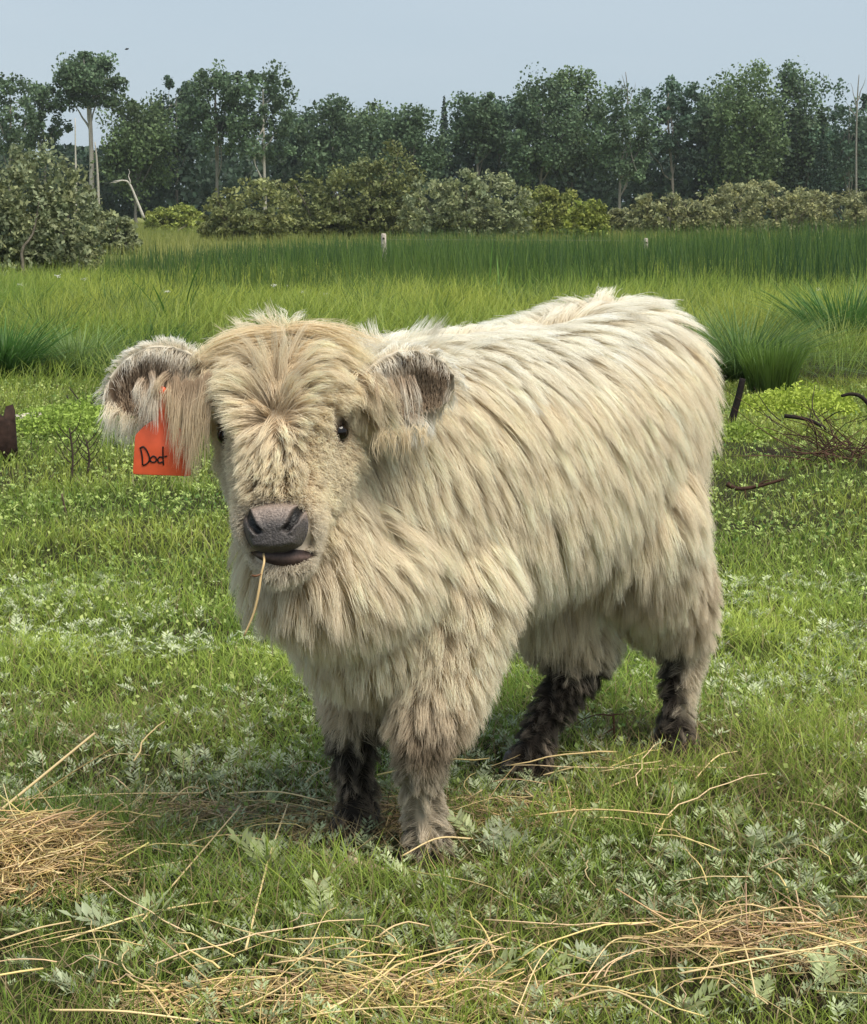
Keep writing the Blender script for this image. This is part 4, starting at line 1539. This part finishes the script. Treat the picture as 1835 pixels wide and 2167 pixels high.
TAG = empty('ear_tag', tuple(at(340, 860, TY)))
tag(TAG, 'orange plastic ear tag with black handwriting hanging from the calf ear', 'ear tag')
px = rounded([(281, 1004), (404, 1008), (402, 930), (372, 896), (356, 885), (350, 820), (334, 820), (330, 885), (308, 899), (286, 921)], 6)
slab([at(x, y, TY + .0001 * (x - 340)) for x, y in px], .0025, 'plate', (.80, .125, .045), M_TAG, TAG)
MB().tube([at(342, 828, TY - .006), at(342, 828, TY + .03)], [.010, .009], 14, (.70, .11, .04)).build('stud', M_TAG, TAG)
strokes = [[(296, 949), (303, 945), (310, 952), (316, 966), (316, 974), (311, 981), (303, 985)],
           [(298, 950), (301, 966), (302, 984)],
           [(323, 965), (318, 971), (320, 977), (329, 977), (331, 970), (326, 965), (322, 966)],
           [(345, 968), (338, 967), (334, 973), (337, 979), (345, 977)],
           [(345, 945), (345, 960), (346, 984)], [(348, 966), (354, 965)]]
wr = MB()
for st in strokes:
    S = spline([at(x, y, TY - .0016 + .0001 * (x - 340)) for x, y in st], 14)
    wr.tube(S, .0016, 6, (.012, .010, .010))
wr.build('handwriting', M_INK, TAG)

# ------------------------------------------------------------------ hay stalk held in the mouth
STK = empty('hay_stalk_in_mouth', tuple(at(555, 1190, 3.755)))
tag(STK, 'single pale hay stalk dangling from the mouth of the calf', 'hay stalk')
S = spline([at(558, 1172, 3.775), at(559, 1190, 3.752), at(553, 1216, 3.745), at(547, 1255, 3.74), at(536, 1300, 3.74), at(516, 1347, 3.74)], 24)
MB().tube(S, np.interp(np.linspace(0, 1, 24), [0, .4, .6, 1], [.0022, .0022, .0027, .0018]), 7, (.72, .52, .26)).build('stem', M_STRAW, STK)
MB().tube(spline([at(532, 1217, 3.742), at(541, 1219, 3.738), at(553, 1215, 3.741)], 6), [.0008, .002, .0024, .0024, .002, .001], 6, (.16, .07, .03)).build('node', M_STRAW, STK)
# ================================================================== things in the meadow and pasture
# fence posts and wire
for i, (px, top, Y, r, lab) in enumerate(((812, 494, 42, .058, 'weathered pale fence post standing in the reeds near the tall bush'), (1367, 504, 47, .055, 'short grey fence post half sunk in dark reeds'))):
    p = at(px, top, Y)
    o = tag(empty('fence_post', (p[0], Y, 0)), lab, 'fence post')
    MB().tube([[p[0], Y, -.05], [p[0] + .01, Y, p[2] * .5], [p[0], Y, p[2] - .03], [p[0], Y, p[2]]], [r, r * .97, r * .95, r * .7], 10, (.42, .38, .33)).build('post', M_WOOD, o)
    MB().tube([[p[0], Y - r - .004, p[2] - .10], [p[0], Y - r + .01, p[2] - .10]], [.022, .022], 8, (.03, .025, .02)).build('insulator', M_WOOD, o)
wp = [at(812, 500, 42) - [0, .07, .06], at(1100, 508, 44.5), at(1367, 508, 47) - [0, .07, .02]]
tag(MB().tube(spline(wp, 20), .0015, 5, (.3, .3, .28)).build('fence_wire', M_WOOD), 'thin fence wire strung between the two posts', 'wire')


def blade_thing(name, label, cat, root, n, hmin, hmax, wd, spread, lean, bend, c0, c1, seed, part='leaf', separate=False, group=None, segs=5, zmul=1.0):
    g = np.random.default_rng(seed)
    root = np.asarray(root)
    o = tag(empty(name, tuple(root)), label, cat, group)
    a = g.random(n) * 6.283
    r = np.sqrt(g.random(n)) * spread
    P = root + np.stack([r * np.cos(a), r * np.sin(a) * .7, np.zeros(n)], 1)
    az = a + g.normal(0, .5, n)
    ln = lean * (.3 + r / spread) * g.uniform(.5, 1.4, n)
    h = g.uniform(hmin, hmax, n)
    b = bend * g.uniform(.4, 1.5, n) * (.4 + r / spread)
    t = g.random(n)
    args = (P, h, np.full(n, wd) * g.uniform(.7, 1.3, n), az, ln, b, lerp(np.array(c0) * .8, np.array(c0) * 1.2, t), lerp(np.array(c1) * .75, np.array(c1) * 1.25, t))
    if separate:
        for i in range(n):
            v = blades(*[q[i:i + 1] for q in args], segs)
            link(part, new_mesh(part, *v[:3], M_BLADE, False, v[3]), o)
    else:
        v = blades(*args, segs)
        q = link(part, new_mesh(part, *v[:3], M_BLADE, False, v[3]), o)
        q['kind'] = 'stuff'
    return o


blade_thing('cattail_clump', 'lone clump of tall dark cattail leaves above the meadow grass', 'cattail', on_ground(376, 718), 8, .55, .98, .030, .09, .22, .25, (0.048, 0.112, 0.024), (0.080, 0.192, 0.032), 501, separate=True)
blade_thing('cattail_clump', 'thin upright cattail leaves just in front of the reed belt', 'cattail', on_ground(1035, 655), 7, .7, 1.1, .022, .25, .15, .12, (0.064, 0.144, 0.032), (0.160, 0.304, 0.064), 502, separate=True)
blade_thing('sedge_tussock', 'arching dark sedge tussock behind the calf rump', 'tussock', on_ground(1575, 812), 650, .45, .78, .010, .16, .55, .85, (0.05, 0.09, 0.025), (0.15, 0.26, 0.075), 503)
blade_thing('sedge_tussock', 'stiff upright bright sedge clump in front of the arching tussock', 'tussock', on_ground(1632, 838), 420, .30, .46, .009, .17, .12, .18, (.06, .105, .022), (.16, .26, .05), 504)
blade_thing('sedge_tussock', 'dark sedge tussock near the charred log', 'tussock', on_ground(10, 800), 420, .35, .60, .012, .20, .35, .6, (0.045, 0.1, 0.025), (0.09, 0.21, 0.045), 505)
blade_thing('sedge_tussock', 'pale grassy tussock with drooping blades near the dark sedge', 'tussock', on_ground(165, 790), 420, .28, .50, .010, .22, .5, .8, (0.08, 0.14, 0.04), (0.24, 0.35, 0.12), 506)
blade_thing('sedge_tussock', 'dark blue green sedge tussock beyond the bright herb patch', 'tussock', on_ground(1790, 735), 520, .45, .80, .013, .35, .4, .5, (0.05, 0.11, 0.03), (0.11, 0.24, 0.055), 507)
blade_thing('sedge_tussock', 'dark grass tussock right behind the tagged ear', 'tussock', on_ground(330, 760), 420, .22, .42, .011, .35, .4, .6, (0.032, 0.072, 0.019), (0.096, 0.192, 0.040), 508)


def herb_patch(label, px, py, rx, ry, hgt, n, col, seed, leaf=.03):
    g = np.random.default_rng(seed)
    c = on_ground(px, py)
    o = tag(empty('leafy_herb_patch', tuple(c)), label, 'herbs')
    a, r = g.random(n) * 6.283, np.sqrt(g.random(n))
    hh = hgt * np.sqrt(np.clip(1 - r ** 2, 0.05, 1)) * (.7 + .6 * noise2(np.cos(a) * r * 6, np.sin(a) * r * 6, 1.2))
    P = c + np.stack([rx * r * np.cos(a), ry * r * np.sin(a), hh * g.random(n) ** .5], 1)
    t = g.random(n)
    cols = lerp(np.array(col) * .65, np.array(col) * 1.25, t)
    v = leaf_faces(P, g.uniform(.6, 1.3, n) * leaf, cols, seed, .9, .5)
    q = link('leaf_mass', new_mesh('leaf_mass', *v[:3], M_LEAF, False, v[3]), o)
    q['kind'] = 'stuff'


herb_patch('bright lime green leafy herbs beside the upright dark stick', 1690, 880, .42, .45, .20, 5200, (.40, .50, .08), 520)
herb_patch('lime green leafy weeds around the dead weed stems', 170, 905, .45, .6, .17, 4200, (.30, .42, .08), 521)
herb_patch('low bright green herbs at the pasture edge behind the calf back leg', 1560, 930, .25, .3, .10, 2200, (.28, .38, .07), 522)


def stick(name, label, cat, pts, r0, r1, col, seed=0, twigs=(), group=None):
    P = np.array(pts)
    o = tag(empty(name, tuple(P[0])), label, cat, group)
    MB().tube(spline(P, max(8, 4 * len(P))), np.linspace(r0, r1, max(8, 4 * len(P))), 8, col).build('stem', M_WOOD, o)
    for k, tw in enumerate(twigs):
        MB().tube(spline(tw, 8), np.linspace(r1 * .9, r1 * .3, 8), 6, col).build('twig', M_WOOD, o)
    return o


Yk = on_ground(1546, 908)[1]
stick('charred_stick', 'upright thin black stick poking out of the pasture behind the calf', 'stick', [at(1545, 908, Yk), at(1552, 880, Yk), at(1563, 840, Yk), at(1572, 801, Yk)], .026, .020, (.016, .012, .011))
Yk = on_ground(1810, 900)[1]
stick('charred_twig', 'curved black twig arching over the lime green herbs', 'twig', [at(1780, 838, Yk), at(1805, 834, Yk), at(1830, 846, Yk), at(1870, 900, Yk)], .010, .016, (.02, .015, .013))
Yk = on_ground(1700, 930)[1]
stick('charred_twig', 'black twig lying at the foot of the lime green herbs', 'twig', [at(1660, 880, Yk), at(1690, 884, Yk), at(1720, 892, Yk), at(1760, 915, Yk)], .013, .010, (.02, .015, .013))
Yk = on_ground(1600, 1048)[1]
stick('dead_branch', 'fallen brown branch with a short fork lying on the turf', 'branch', [at(1538, 1024, Yk), at(1560, 1034, Yk), at(1600, 1030, Yk), at(1660, 1014, Yk)], .013, .007, (.05, .026, .017), 0,
      [[at(1576, 1034, Yk), at(1578, 1050, Yk - .02), at(1578, 1062, Yk - .03)], [at(1600, 1030, Yk), at(1620, 1018, Yk), at(1634, 1016, Yk)]])


def twig_heap(label, px, py, half, hgt, n, col, seed, r=.006):
    g = np.random.default_rng(seed)
    c = on_ground(px, py)
    o = tag(empty('dead_brush_heap', tuple(c)), label, 'brushwood')
    for i in range(n):
        a = g.random() * 6.283
        p0 = c + [g.normal(0, half * .5), g.normal(0, half * .6), g.uniform(0, hgt * .5)]
        L = g.uniform(.3, 1.0) * half * 1.6
        d = np.array([math.cos(a), math.sin(a) * .5, g.uniform(-.1, .75)])
        p1 = p0 + d * L * .5 + g.normal(0, .03, 3)
        p2 = p0 + d * L + g.normal(0, .05, 3)
        p1[2], p2[2] = max(p1[2], .01), max(p2[2], .01)
        rr = r * g.uniform(.6, 1.6)
        MB().tube(spline([p0, p1, p2], 7), np.linspace(rr, rr * .35, 7), 5, np.array(col) * g.uniform(.6, 1.6)).build('twig', M_WOOD, o)


twig_heap('tangled heap of brown dead twigs beyond the calf hind leg', 1762, 985, .28, .20, 75, (.065, .036, .024), 530, .0035)
twig_heap('thin dark dead twigs scattered under the lime green herbs', 1690, 912, .28, .08, 24, (.030, .022, .017), 531, .004)
twig_heap('dark rotten brushwood behind the tagged ear', 205, 885, .13, .12, 26, (.030, .024, .020), 532, .009)
# charred stump and logs at the pasture edge
Yk = on_ground(10, 972)[1]
o = tag(empty('charred_stump', tuple(on_ground(5, 972))), 'dark reddish brown charred stump cut by the picture edge', 'stump')
st = MB()
g = np.random.default_rng(8)
c = on_ground(-6, 968)
rings = []
for zz, rr in ((-.02, .105), (.10, .10), (.20, .095), (.235, .085), (.225, .05)):
    a = np.arange(18) / 18 * 6.283
    k = rr * (1 + .12 * np.sin(a * 3 + 1) + .06 * np.sin(a * 7))
    rings.append(np.stack([c[0] + k * np.cos(a), c[1] + k * np.sin(a), np.full(18, zz) + ((.035 * np.sin(a * 5) + .03 * np.sin(a * 2 + 1)) if zz > .15 else 0)], 1))
st.loft(rings, True, (.030, .017, .013))
st.build('trunk', M_WOOD, o)
Yk = on_ground(60, 905)[1]
stick('driftwood_log', 'short bleached white log lying behind the charred stump', 'log', [at(18, 893, Yk), at(50, 884, Yk), at(88, 880, Yk)], .035, .022, (.55, .50, .43))
Yk = on_ground(215, 918)[1]
stick('driftwood_log', 'tiny bleached wood chip under the tagged ear tip', 'log', [at(205, 912, Yk), at(222, 914, Yk), at(240, 917, Yk)], .014, .012, (.6, .57, .5))
Yk = on_ground(1505, 892)[1]
stick('driftwood_log', 'short brown log beside the base of the upright black stick', 'log', [at(1505, 890, Yk), at(1525, 886, Yk), at(1552, 884, Yk)], .030, .024, (.24, .17, .11))
# dead weed stems
g = np.random.default_rng(9)
for k, (px, py, top, lab) in enumerate(((150, 1030, 905, 'dark dead weed with crooked side twigs, the taller one left of the ear tag'), (185, 1005, 930, 'shorter dark dead weed with bent twigs close to the ear tag'))):
    Yk = on_ground(px, py)[1]
    tw = []
    for j in range(7):
        yy = py + (top - py) * (.3 + .1 * j)
        sx = (-1) ** j
        tw.append([at(px, yy, Yk), at(px + sx * 14, yy - 14, Yk + .02), at(px + sx * (22 + 10 * g.random()), yy - 30 - 14 * g.random(), Yk - .02)])
    stick('dead_weed', lab, 'weed', [at(px, py, Yk), at(px + 4, (py + top) / 2, Yk), at(px - 3, top, Yk)], .007, .004, (.05, .038, .028), 0, tw)
Yk = on_ground(143, 1110)[1]
stick('dead_weed', 'single short dark stalk leaning in the open turf', 'weed', [at(143, 1108, Yk), at(139, 1085, Yk), at(131, 1045, Yk)], .006, .004, (.10, .07, .05))
Yk = on_ground(1300, 1590)[1]
stick('dead_weed', 'brown crooked dead twig standing between the calf hind legs', 'weed', [at(1302, 1590, Yk), at(1300, 1550, Yk), at(1298, 1510, Yk)], .0035, .0028, (.10, .055, .035), 0,
      [[at(1299, 1515, Yk), at(1270, 1512, Yk), at(1240, 1520, Yk), at(1196, 1545, Yk)], [at(1298, 1512, Yk), at(1320, 1511, Yk)], [at(1300, 1540, Yk), at(1260, 1565, Yk), at(1236, 1582, Yk)]])

# white umbel flowers over the meadow grass
M_PETAL = mat_tint('petal', .6, .2, .3)
g = np.random.default_rng(12)
for k, (px, py) in enumerate(((580, 604), (606, 605), (355, 617), (122, 584), (178, 590), (819, 608), (690, 622), (540, 640), (45, 602), (1732, 612), (640, 618), (300, 640))):
    Y = 27 + 4 * g.random()
    p = at(px, py, Y)
    o = tag(empty('white_flower', (p[0], Y, 0)), 'small white flower head standing above the meadow grass', 'flower', 'white flowers dotted over the meadow')
    MB().tube([[p[0], Y, 0], [p[0] + .01, Y, p[2]]], [.006, .004], 5, (.08, .13, .03)).build('stem', M_LEAF, o)
    P = p + g.normal(0, 1, (22, 3)) * [.022, .022, .010]
    v = leaf_faces(P, np.full(22, .022), np.tile([.80, .80, .74], (22, 1)), 40 + k, 2.0, .9)
    link('petals', new_mesh('petals', *v[:3], M_PETAL, False, v[3]), o)

# a bird far off in the sky
p = at(268, 104, 110)
o = tag(empty('bird', tuple(p)), 'tiny dark bird flying in the pale sky above the poplars', 'bird')
MB().tube(spline([p + [-.10, 0, -.01], p, p + [.08, 0, .02], p + [.12, 0, .03]], 8), [.008, .03, .04, .045, .04, .035, .025, .008], 7, (.03, .03, .035)).build('body', M_WOOD, o)
for s in (-1, 1):
    W = np.zeros((4, 3, 3))
    for i, t in enumerate(np.linspace(0, 1, 4)):
        for j, q in enumerate((-.5, 0, .5)):
            W[i, j] = p + [q * .07 * (1 - .7 * t) + .02 * t, s * .04 + s * .13 * t, .10 * t * (1.2 - t) + .01 + .004 * (j == 1)]
    MB().grid(W, (.03, .03, .035)).build('wing', M_WOOD, o)

# ------------------------------------------------------------------ hay
def hay_mesh(seed, L, r, bend, kink):
    g = np.random.default_rng(seed)
    n = 7
    t = np.linspace(0, 1, n)
    a = g.normal(0, bend)
    P = np.stack([L * t, a * L * (t - t * t) * 4 + g.normal(0, .004, n), .010 + .02 * g.random() * np.sin(t * 3.14) + .004 * g.random(n)], 1)
    if kink:
        k = g.integers(2, 5)
        q = g.normal(0, .7)
        R2 = np.array([[math.cos(q), -math.sin(q), 0], [math.sin(q), math.cos(q), 0], [0, 0, 1]])
        P[k:] = (P[k:] - P[k]) @ R2.T + P[k]
    c = np.array([.70, .54, .28]) * g.uniform(.8, 1.25) * [1, g.uniform(.92, 1.06), g.uniform(.8, 1.2)]
    return MB().tube(P, r * np.linspace(1.05, .75, n), 5, np.clip(c, .05, .85)).mesh('hay_stalk', M_STRAW)


HAYM = [hay_mesh(600 + i, (.14, .20, .30, .38, .10, .17)[i % 6], (.0012, .0016, .0021, .0010)[i % 4], (.06, .12, .03)[i % 3], i % 3 == 1) for i in range(18)]


def hay(px, py, ang, mesh, z=.035, tilt=0.0, label='dry golden hay stalk lying loose on the foreground grass', group='loose hay stalks in the foreground', scale=1):
    p = on_ground(px, py)
    o = link('hay_stalk', mesh)
    o.location = (p[0], p[1], float(gz(p[0], p[1])[0]) + z)
    o.rotation_euler = (g.uniform(-.3, .3), tilt, ang)
    o.scale = (scale,) * 3
    return tag(o, label, 'hay', group)


g = np.random.default_rng(77)


def hay_between(a, b, r, z0, z1, label=None, bow=.02, sag=0):
    """a stalk laid from one photograph pixel to another, at the given heights over the ground"""
    A, B = on_ground(*a, z0), on_ground(*b, z1)
    mid = (A + B) / 2 + [0, 0, bow] + np.array([0, sag, 0])
    c = np.array([.72, .56, .30]) * g.uniform(.85, 1.25)
    o = link('hay_stalk', MB().tube(spline([A, mid, B], 12), np.linspace(r, r * .8, 12), 6, c).mesh('hay_stalk', M_STRAW))
    return tag(o, label or 'dry golden hay stalk lying loose on the foreground grass', 'hay', None if label else 'loose hay stalks in the foreground')


hay_between((0, 1716), (200, 1552), .0036, .06, .16, 'thick straight hay stem slanting up from the hay heap', 0)
hay_between((1000, 1775), (850, 1812), .0022, .06, .05, 'long pale hay stem across the calf front hoof')
hay_between((300, 1950), (510, 1705), .0020, .05, .09, 'long thin straw slanting between hay heap and calf', .0)
for a, b in (((0, 1695), (430, 1678)), ((390, 1930), (690, 2010)), ((130, 1990), (520, 1900)), ((105, 2138), (420, 2160)), ((490, 2140), (690, 2025)), ((960, 1955), (1250, 2035)), ((1370, 1975), (1625, 2125)), ((1360, 1985), (1230, 2080)),
             ((920, 2120), (1110, 2130)), ((1290, 1665), (1430, 1618)), ((1150, 1640), (1270, 1615)), ((1240, 1730), (1400, 1755)), ((1675, 1695), (1835, 1762)), ((1260, 1605), (1550, 1625)), ((1470, 1650), (1560, 1590)), ((1420, 1700), (1440, 1630)), ((520, 2010), (610, 1700)),
             ((480, 1680), (700, 1700)), ((360, 1700), (430, 1670)), ((1500, 1930), (1660, 1935)), ((1560, 1960), (1600, 2110)), ((1440, 2060), (1835, 1990)), ((1690, 1990), (1835, 2060)), ((1190, 2120), (1420, 2165)), ((640, 2150), (940, 2130)),
             ((560, 2020), (690, 2028)), ((690, 2140), (860, 2000)), ((1180, 1990), (1090, 2150)), ((0, 1990), (150, 1950))):
    hay_between(a, b, g.uniform(.0013, .0024), .045, .05, None, g.uniform(.0, .025), g.normal(0, .04))
spots = []
for cx, cy, sx, sy, num in ((700, 2120, 300, 45, 46), (1500, 2040, 190, 70, 42), (420, 1760, 260, 70, 26), (1080, 1740, 260, 80, 22), (300, 2060, 220, 60, 16), (1720, 2010, 110, 60, 18), (1400, 1640, 160, 40, 14), (1000, 2140, 260, 40, 20)):
    for _ in range(num):
        spots.append((cx + g.normal(0, sx), cy + g.normal(0, sy)))
for i, (px, py) in enumerate(spots):
    if 1640 < py < 2165 and -40 < px < 1880:
        hay(px, py, g.random() * 6.283, HAYM[i % len(HAYM)], g.uniform(.02, .06), g.normal(0, .05), scale=g.uniform(.7, 1.1))
# torn straw husk by the hoof
A = on_ground(745, 1828, .03)
W = np.zeros((8, 5, 3))
for i, t in enumerate(np.linspace(0, 1, 8)):
    c = at(738 + 92 * t, 1822 + 26 * t, A[1] + .02)
    for j, q in enumerate(np.linspace(-1, 1, 5)):
        W[i, j] = c + [0, .006 * (q * q - 1), q * .010 * (1.1 - .8 * t) + .003 * math.sin(t * 9 + q)]
MB_ = MB().grid(W, (.68, .55, .36))
MB_.grid(W + [0, .002, -.001], (.5, .38, .22))
tag(MB_.build('straw_husk', M_STRAW), 'torn pale straw husk lying before the calf front hooves', 'straw')


def hay_heap(label, px, py, rx, ry, hgt, n, seed, col=(.50, .34, .15)):
    g = np.random.default_rng(seed)
    c = on_ground(px, py)
    mb = MB()
    for i in range(n):
        r, a = math.sqrt(g.random()), g.random() * 6.283
        z = hgt * (1 - r * r) * g.random() ** .5 + .01
        p = c + [rx * r * math.cos(a), ry * r * math.sin(a), z]
        b, L = g.random() * 6.283, g.uniform(.05, .22) * (1.8 if g.random() < .12 else 1)
        d = np.array([math.cos(b), math.sin(b), g.normal(0, .25)]) * L
        s = np.array([-math.sin(b), math.cos(b), 0]) * g.normal(0, .35) * L + [0, 0, g.uniform(0, .03)]
        P = spline([p - d / 2, p + s * .4, p + d / 2], 6)
        P[:, 2] = np.maximum(P[:, 2], .004)
        mb.tube(P, g.uniform(.0007, .0018), 4, np.clip(np.array(col) * g.uniform(.45, 1.5) * [1, g.uniform(.9, 1.08), g.uniform(.8, 1.2)], .02, .85))
    return tag(mb.build('hay_heap', M_STRAW), label, 'hay', kind='stuff')


hay_heap('tangled heap of brown and golden hay beside the thick slanting stem', 80, 1850, .19, .20, .12, 760, 701, (.68, .50, .24))
hay_heap('loose golden hay spread in the foremost grass', 760, 2135, .42, .10, .03, 460, 702, (.60, .45, .22))
hay_heap('brownish hay litter scattered before the silver leaves', 1640, 2010, .24, .12, .035, 380, 703, (.52, .37, .19))
hay_heap('thin hay litter between the hay heap and the calf hooves', 480, 1750, .34, .12, .03, 360, 704, (.50, .38, .20))
hay_heap('flattened hay where the calf hooves stand', 1000, 1740, .32, .16, .03, 320, 705, (.48, .36, .19))


# ------------------------------------------------------------------ silverweed
def pinnate(L, seed, npair=6):
    """one feather-shaped leaf along +X, arching"""
    g = np.random.default_rng(seed)
    V, F, S, C = [], [], [], []
    o = 0
    top = np.array([.30, .35, .215])
    ax = lambda t: np.array([L * t * (1 - .12 * t), 0, L * (.55 * t - .45 * t * t)])
    def quadleaf(p, d, ln, wd, nrm):
        nonlocal o
        s = np.cross(nrm, d)
        fold = nrm * wd * .25
        pts = [p, p + d * ln * .45 + s * wd + fold, p + d * ln, p + d * ln * .45 - s * wd + fold, p + d * ln * .5]
        V.extend(pts)
        k = g.uniform(.75, 1.25)
        C.extend([top * k] * 5)
        F.extend([o, o + 4, o + 2, o + 1]); S.append(4)
        F.extend([o, o + 3, o + 2, o + 4]); S.append(4)
        o += 5
    for k in range(npair):
        t = .28 + .66 * k / npair
        p = ax(t)
        size = L * (.22 + .16 * math.sin(t * 2.6))
        for sd in (-1, 1):
            d = unit(np.array([.55, sd * .8, .28 + g.normal(0, .12)]))
            quadleaf(p, d, size * g.uniform(.8, 1.05), size * .15, unit(np.array([g.normal(0, .3), g.normal(0, .3), 1.0])))
    quadleaf(ax(.97), np.array([.9, 0, .1]), L * .30, L * .06, np.array([0, 0, 1.0]))
    st = [ax(t) for t in np.linspace(0, 1, 5)]
    for i in range(4):
        V.extend([st[i] + [0, .0012, 0], st[i] - [0, .0012, 0], st[i + 1] - [0, .001, 0], st[i + 1] + [0, .001, 0]])
        C.extend([top * .8] * 4)
        F.extend([o, o + 1, o + 2, o + 3]); S.append(4)
        o += 4
    return np.array(V), np.array(F), np.array(S), np.array(C)


M_SILVER = mat_tint('silver_leaf', .45, .45, .22)
LEAFM = []
for k in range(6):
    v = pinnate((.075, .09, .105, .12, .085, .10)[k], 800 + k)
    LEAFM.append(new_mesh('leaf', *v[:3], M_SILVER, False, v[3] * (.75 + .12 * k) * [1, 1.0, (1.0, .9, 1.0, .75, 1.05, .8)[k]]))


def silverweed(px, py, seed, nl=5, sc=1.0, label='silvery feather-leaved silverweed rosette growing in the foreground turf', group='silverweed plants in the foreground'):
    g = np.random.default_rng(seed)
    p = on_ground(px, py)
    p[2] = gz(p[0], p[1])[0]
    o = tag(empty('silverweed_plant', tuple(p)), label, 'plant', group)
    for k in range(nl):
        q = bpy.data.objects.new('leaf', LEAFM[g.integers(0, 6)])
        COL.objects.link(q)
        q.parent = o
        q.rotation_euler = (g.normal(0, .2), -g.uniform(.15, .75), g.random() * 6.283)
        q.scale = (sc * g.uniform(.8, 1.2),) * 3
    return o


silverweed(570, 1880, 1, 6, 1.15, 'single large blue green silverweed rosette before the calf right forefoot', None)
silverweed(270, 1990, 2, 5, 1.1, 'silverweed rosette with broad pale leaves below the hay heap', None)
silverweed(1075, 1840, 3, 7, 1.15, 'bright silver silverweed rosette right of the calf front hoof', None)
g = np.random.default_rng(90)
SP = [(900, 1930), (920, 2010), (1010, 1800), (1190, 1790), (1225, 1680), (1330, 1650), (1430, 1720), (1400, 1860), (1480, 1850), (1530, 1800), (1640, 1840), (1720, 1830), (1690, 1930), (1790, 1960), (1330, 1940), (1240, 2000), (1145, 1720),
      (700, 1930), (650, 2060), (430, 2050), (330, 2090), (180, 2110), (60, 2060), (760, 1990), (820, 2080), (1010, 2080), (1130, 2090), (1440, 2150), (1600, 2150), (1740, 2110), (40, 1960), (180, 1900), (430, 1880), (640, 1990)]
for _ in range(36):
    SP.append((g.uniform(0, 1835), g.uniform(1620, 2150)))
for i, (px, py) in enumerate(SP):
    silverweed(px, py, 1000 + i, int(g.integers(2, 6)), g.uniform(.5, .9))

# the rest of the silverweed and clover further back reads as ground cover
def cover(n, y0, y1, xlo, xhi, seed, sc0, sc1, colmul):
    g = np.random.default_rng(seed)
    base = [pinnate(1.0, 850 + k, 4) for k in range(5)]
    parts = []
    ysamp = np.sqrt(g.uniform(y0 ** 2, y1 ** 2, n))
    fx = g.uniform(xlo, xhi, n)
    x = (fx - W_PX / 2) / F_PX * ysamp
    dn = .5 * noise2(x, ysamp, 2.2) + .5 * noise2(x + 5, ysamp, 6.0)
    ok = g.random(n) < np.clip((dn - .34) * 3.0, 0, 1)
    x, ysamp = x[ok], ysamp[ok]
    z = gz(x, ysamp)
    n = len(x)
    kk = g.integers(0, 5, n)
    for k in range(5):
        m = kk == k
        v, f, s, c = base[k]
        a, ti, sc = g.random(m.sum()) * 6.283, g.uniform(-.1, .7, m.sum()), g.uniform(sc0, sc1, m.sum())
        ca, sa, ct, st = np.cos(a), np.sin(a), np.cos(ti), np.sin(ti)
        X = v[None, :, 0] * ct[:, None] - v[None, :, 2] * st[:, None]
        Z = v[None, :, 0] * st[:, None] + v[None, :, 2] * ct[:, None]
        Y = np.repeat(v[None, :, 1], m.sum(), 0)
        XX, YY = X * ca[:, None] - Y * sa[:, None], X * sa[:, None] + Y * ca[:, None]
        V = np.stack([XX * sc[:, None] + x[m][:, None], YY * sc[:, None] + ysamp[m][:, None], Z * sc[:, None] + (z[m] + .015)[:, None]], -1)
        Fm_ = (f[None] + (np.arange(m.sum()) * len(v))[:, None]).ravel()
        C = np.repeat(c[None], m.sum(), 0) * g.uniform(.7, 1.35, (m.sum(), 1, 1)) * colmul
        parts.append((V.reshape(-1, 3), Fm_, np.tile(s, m.sum()), C.reshape(-1, 3)))
    return joined(parts)


CV = joined([cover(7000, 4.6, 7.6, -150, 2000, 901, .030, .068, [1.4, 1.36, 1.36]), cover(4300, 3.1, 4.8, -150, 2000, 902, .03, .062, [1.1, 1.12, 1.0]), cover(5200, 7.2, 13.5, -150, 2000, 903, .035, .07, [1.15, 1.3, .55])])
tag(link('silverweed_cover', new_mesh('silverweed_cover', *CV[:3], M_SILVER, False, CV[3])), 'small silvery green leaves scattered through the turf', 'ground cover', kind='stuff')
# ------------------------------------------------------------------ thin moist air between here and the wood
hz = MB()
x0, x1, y0, y1, z0, z1 = -900, 900, -40, 1000, -1.0, 24.0
c8 = [[x, y, z] for x in (x0, x1) for y in (y0, y1) for z in (z0, z1)]
hz.add(c8, [[0, 1, 3, 2], [4, 6, 7, 5], [0, 4, 5, 1], [2, 3, 7, 6], [0, 2, 6, 4], [1, 5, 7, 3]])
M_HAZE = bpy.data.materials.new('moist_air')
M_HAZE.use_nodes = True
M_HAZE.node_tree.nodes.clear()
_o = M_HAZE.node_tree.nodes.new('ShaderNodeOutputMaterial')
_v = M_HAZE.node_tree.nodes.new('ShaderNodeVolumePrincipled')
_v.inputs['Color'].default_value = (.86, .91, .95, 1)
_v.inputs['Density'].default_value = .00022
_v.inputs['Anisotropy'].default_value = .2
M_HAZE.node_tree.links.new(_v.outputs['Volume'], _o.inputs['Volume'])
tag(hz.build('haze', M_HAZE, None, False), 'thin moist haze in the air of the meadow', 'haze', kind='stuff')
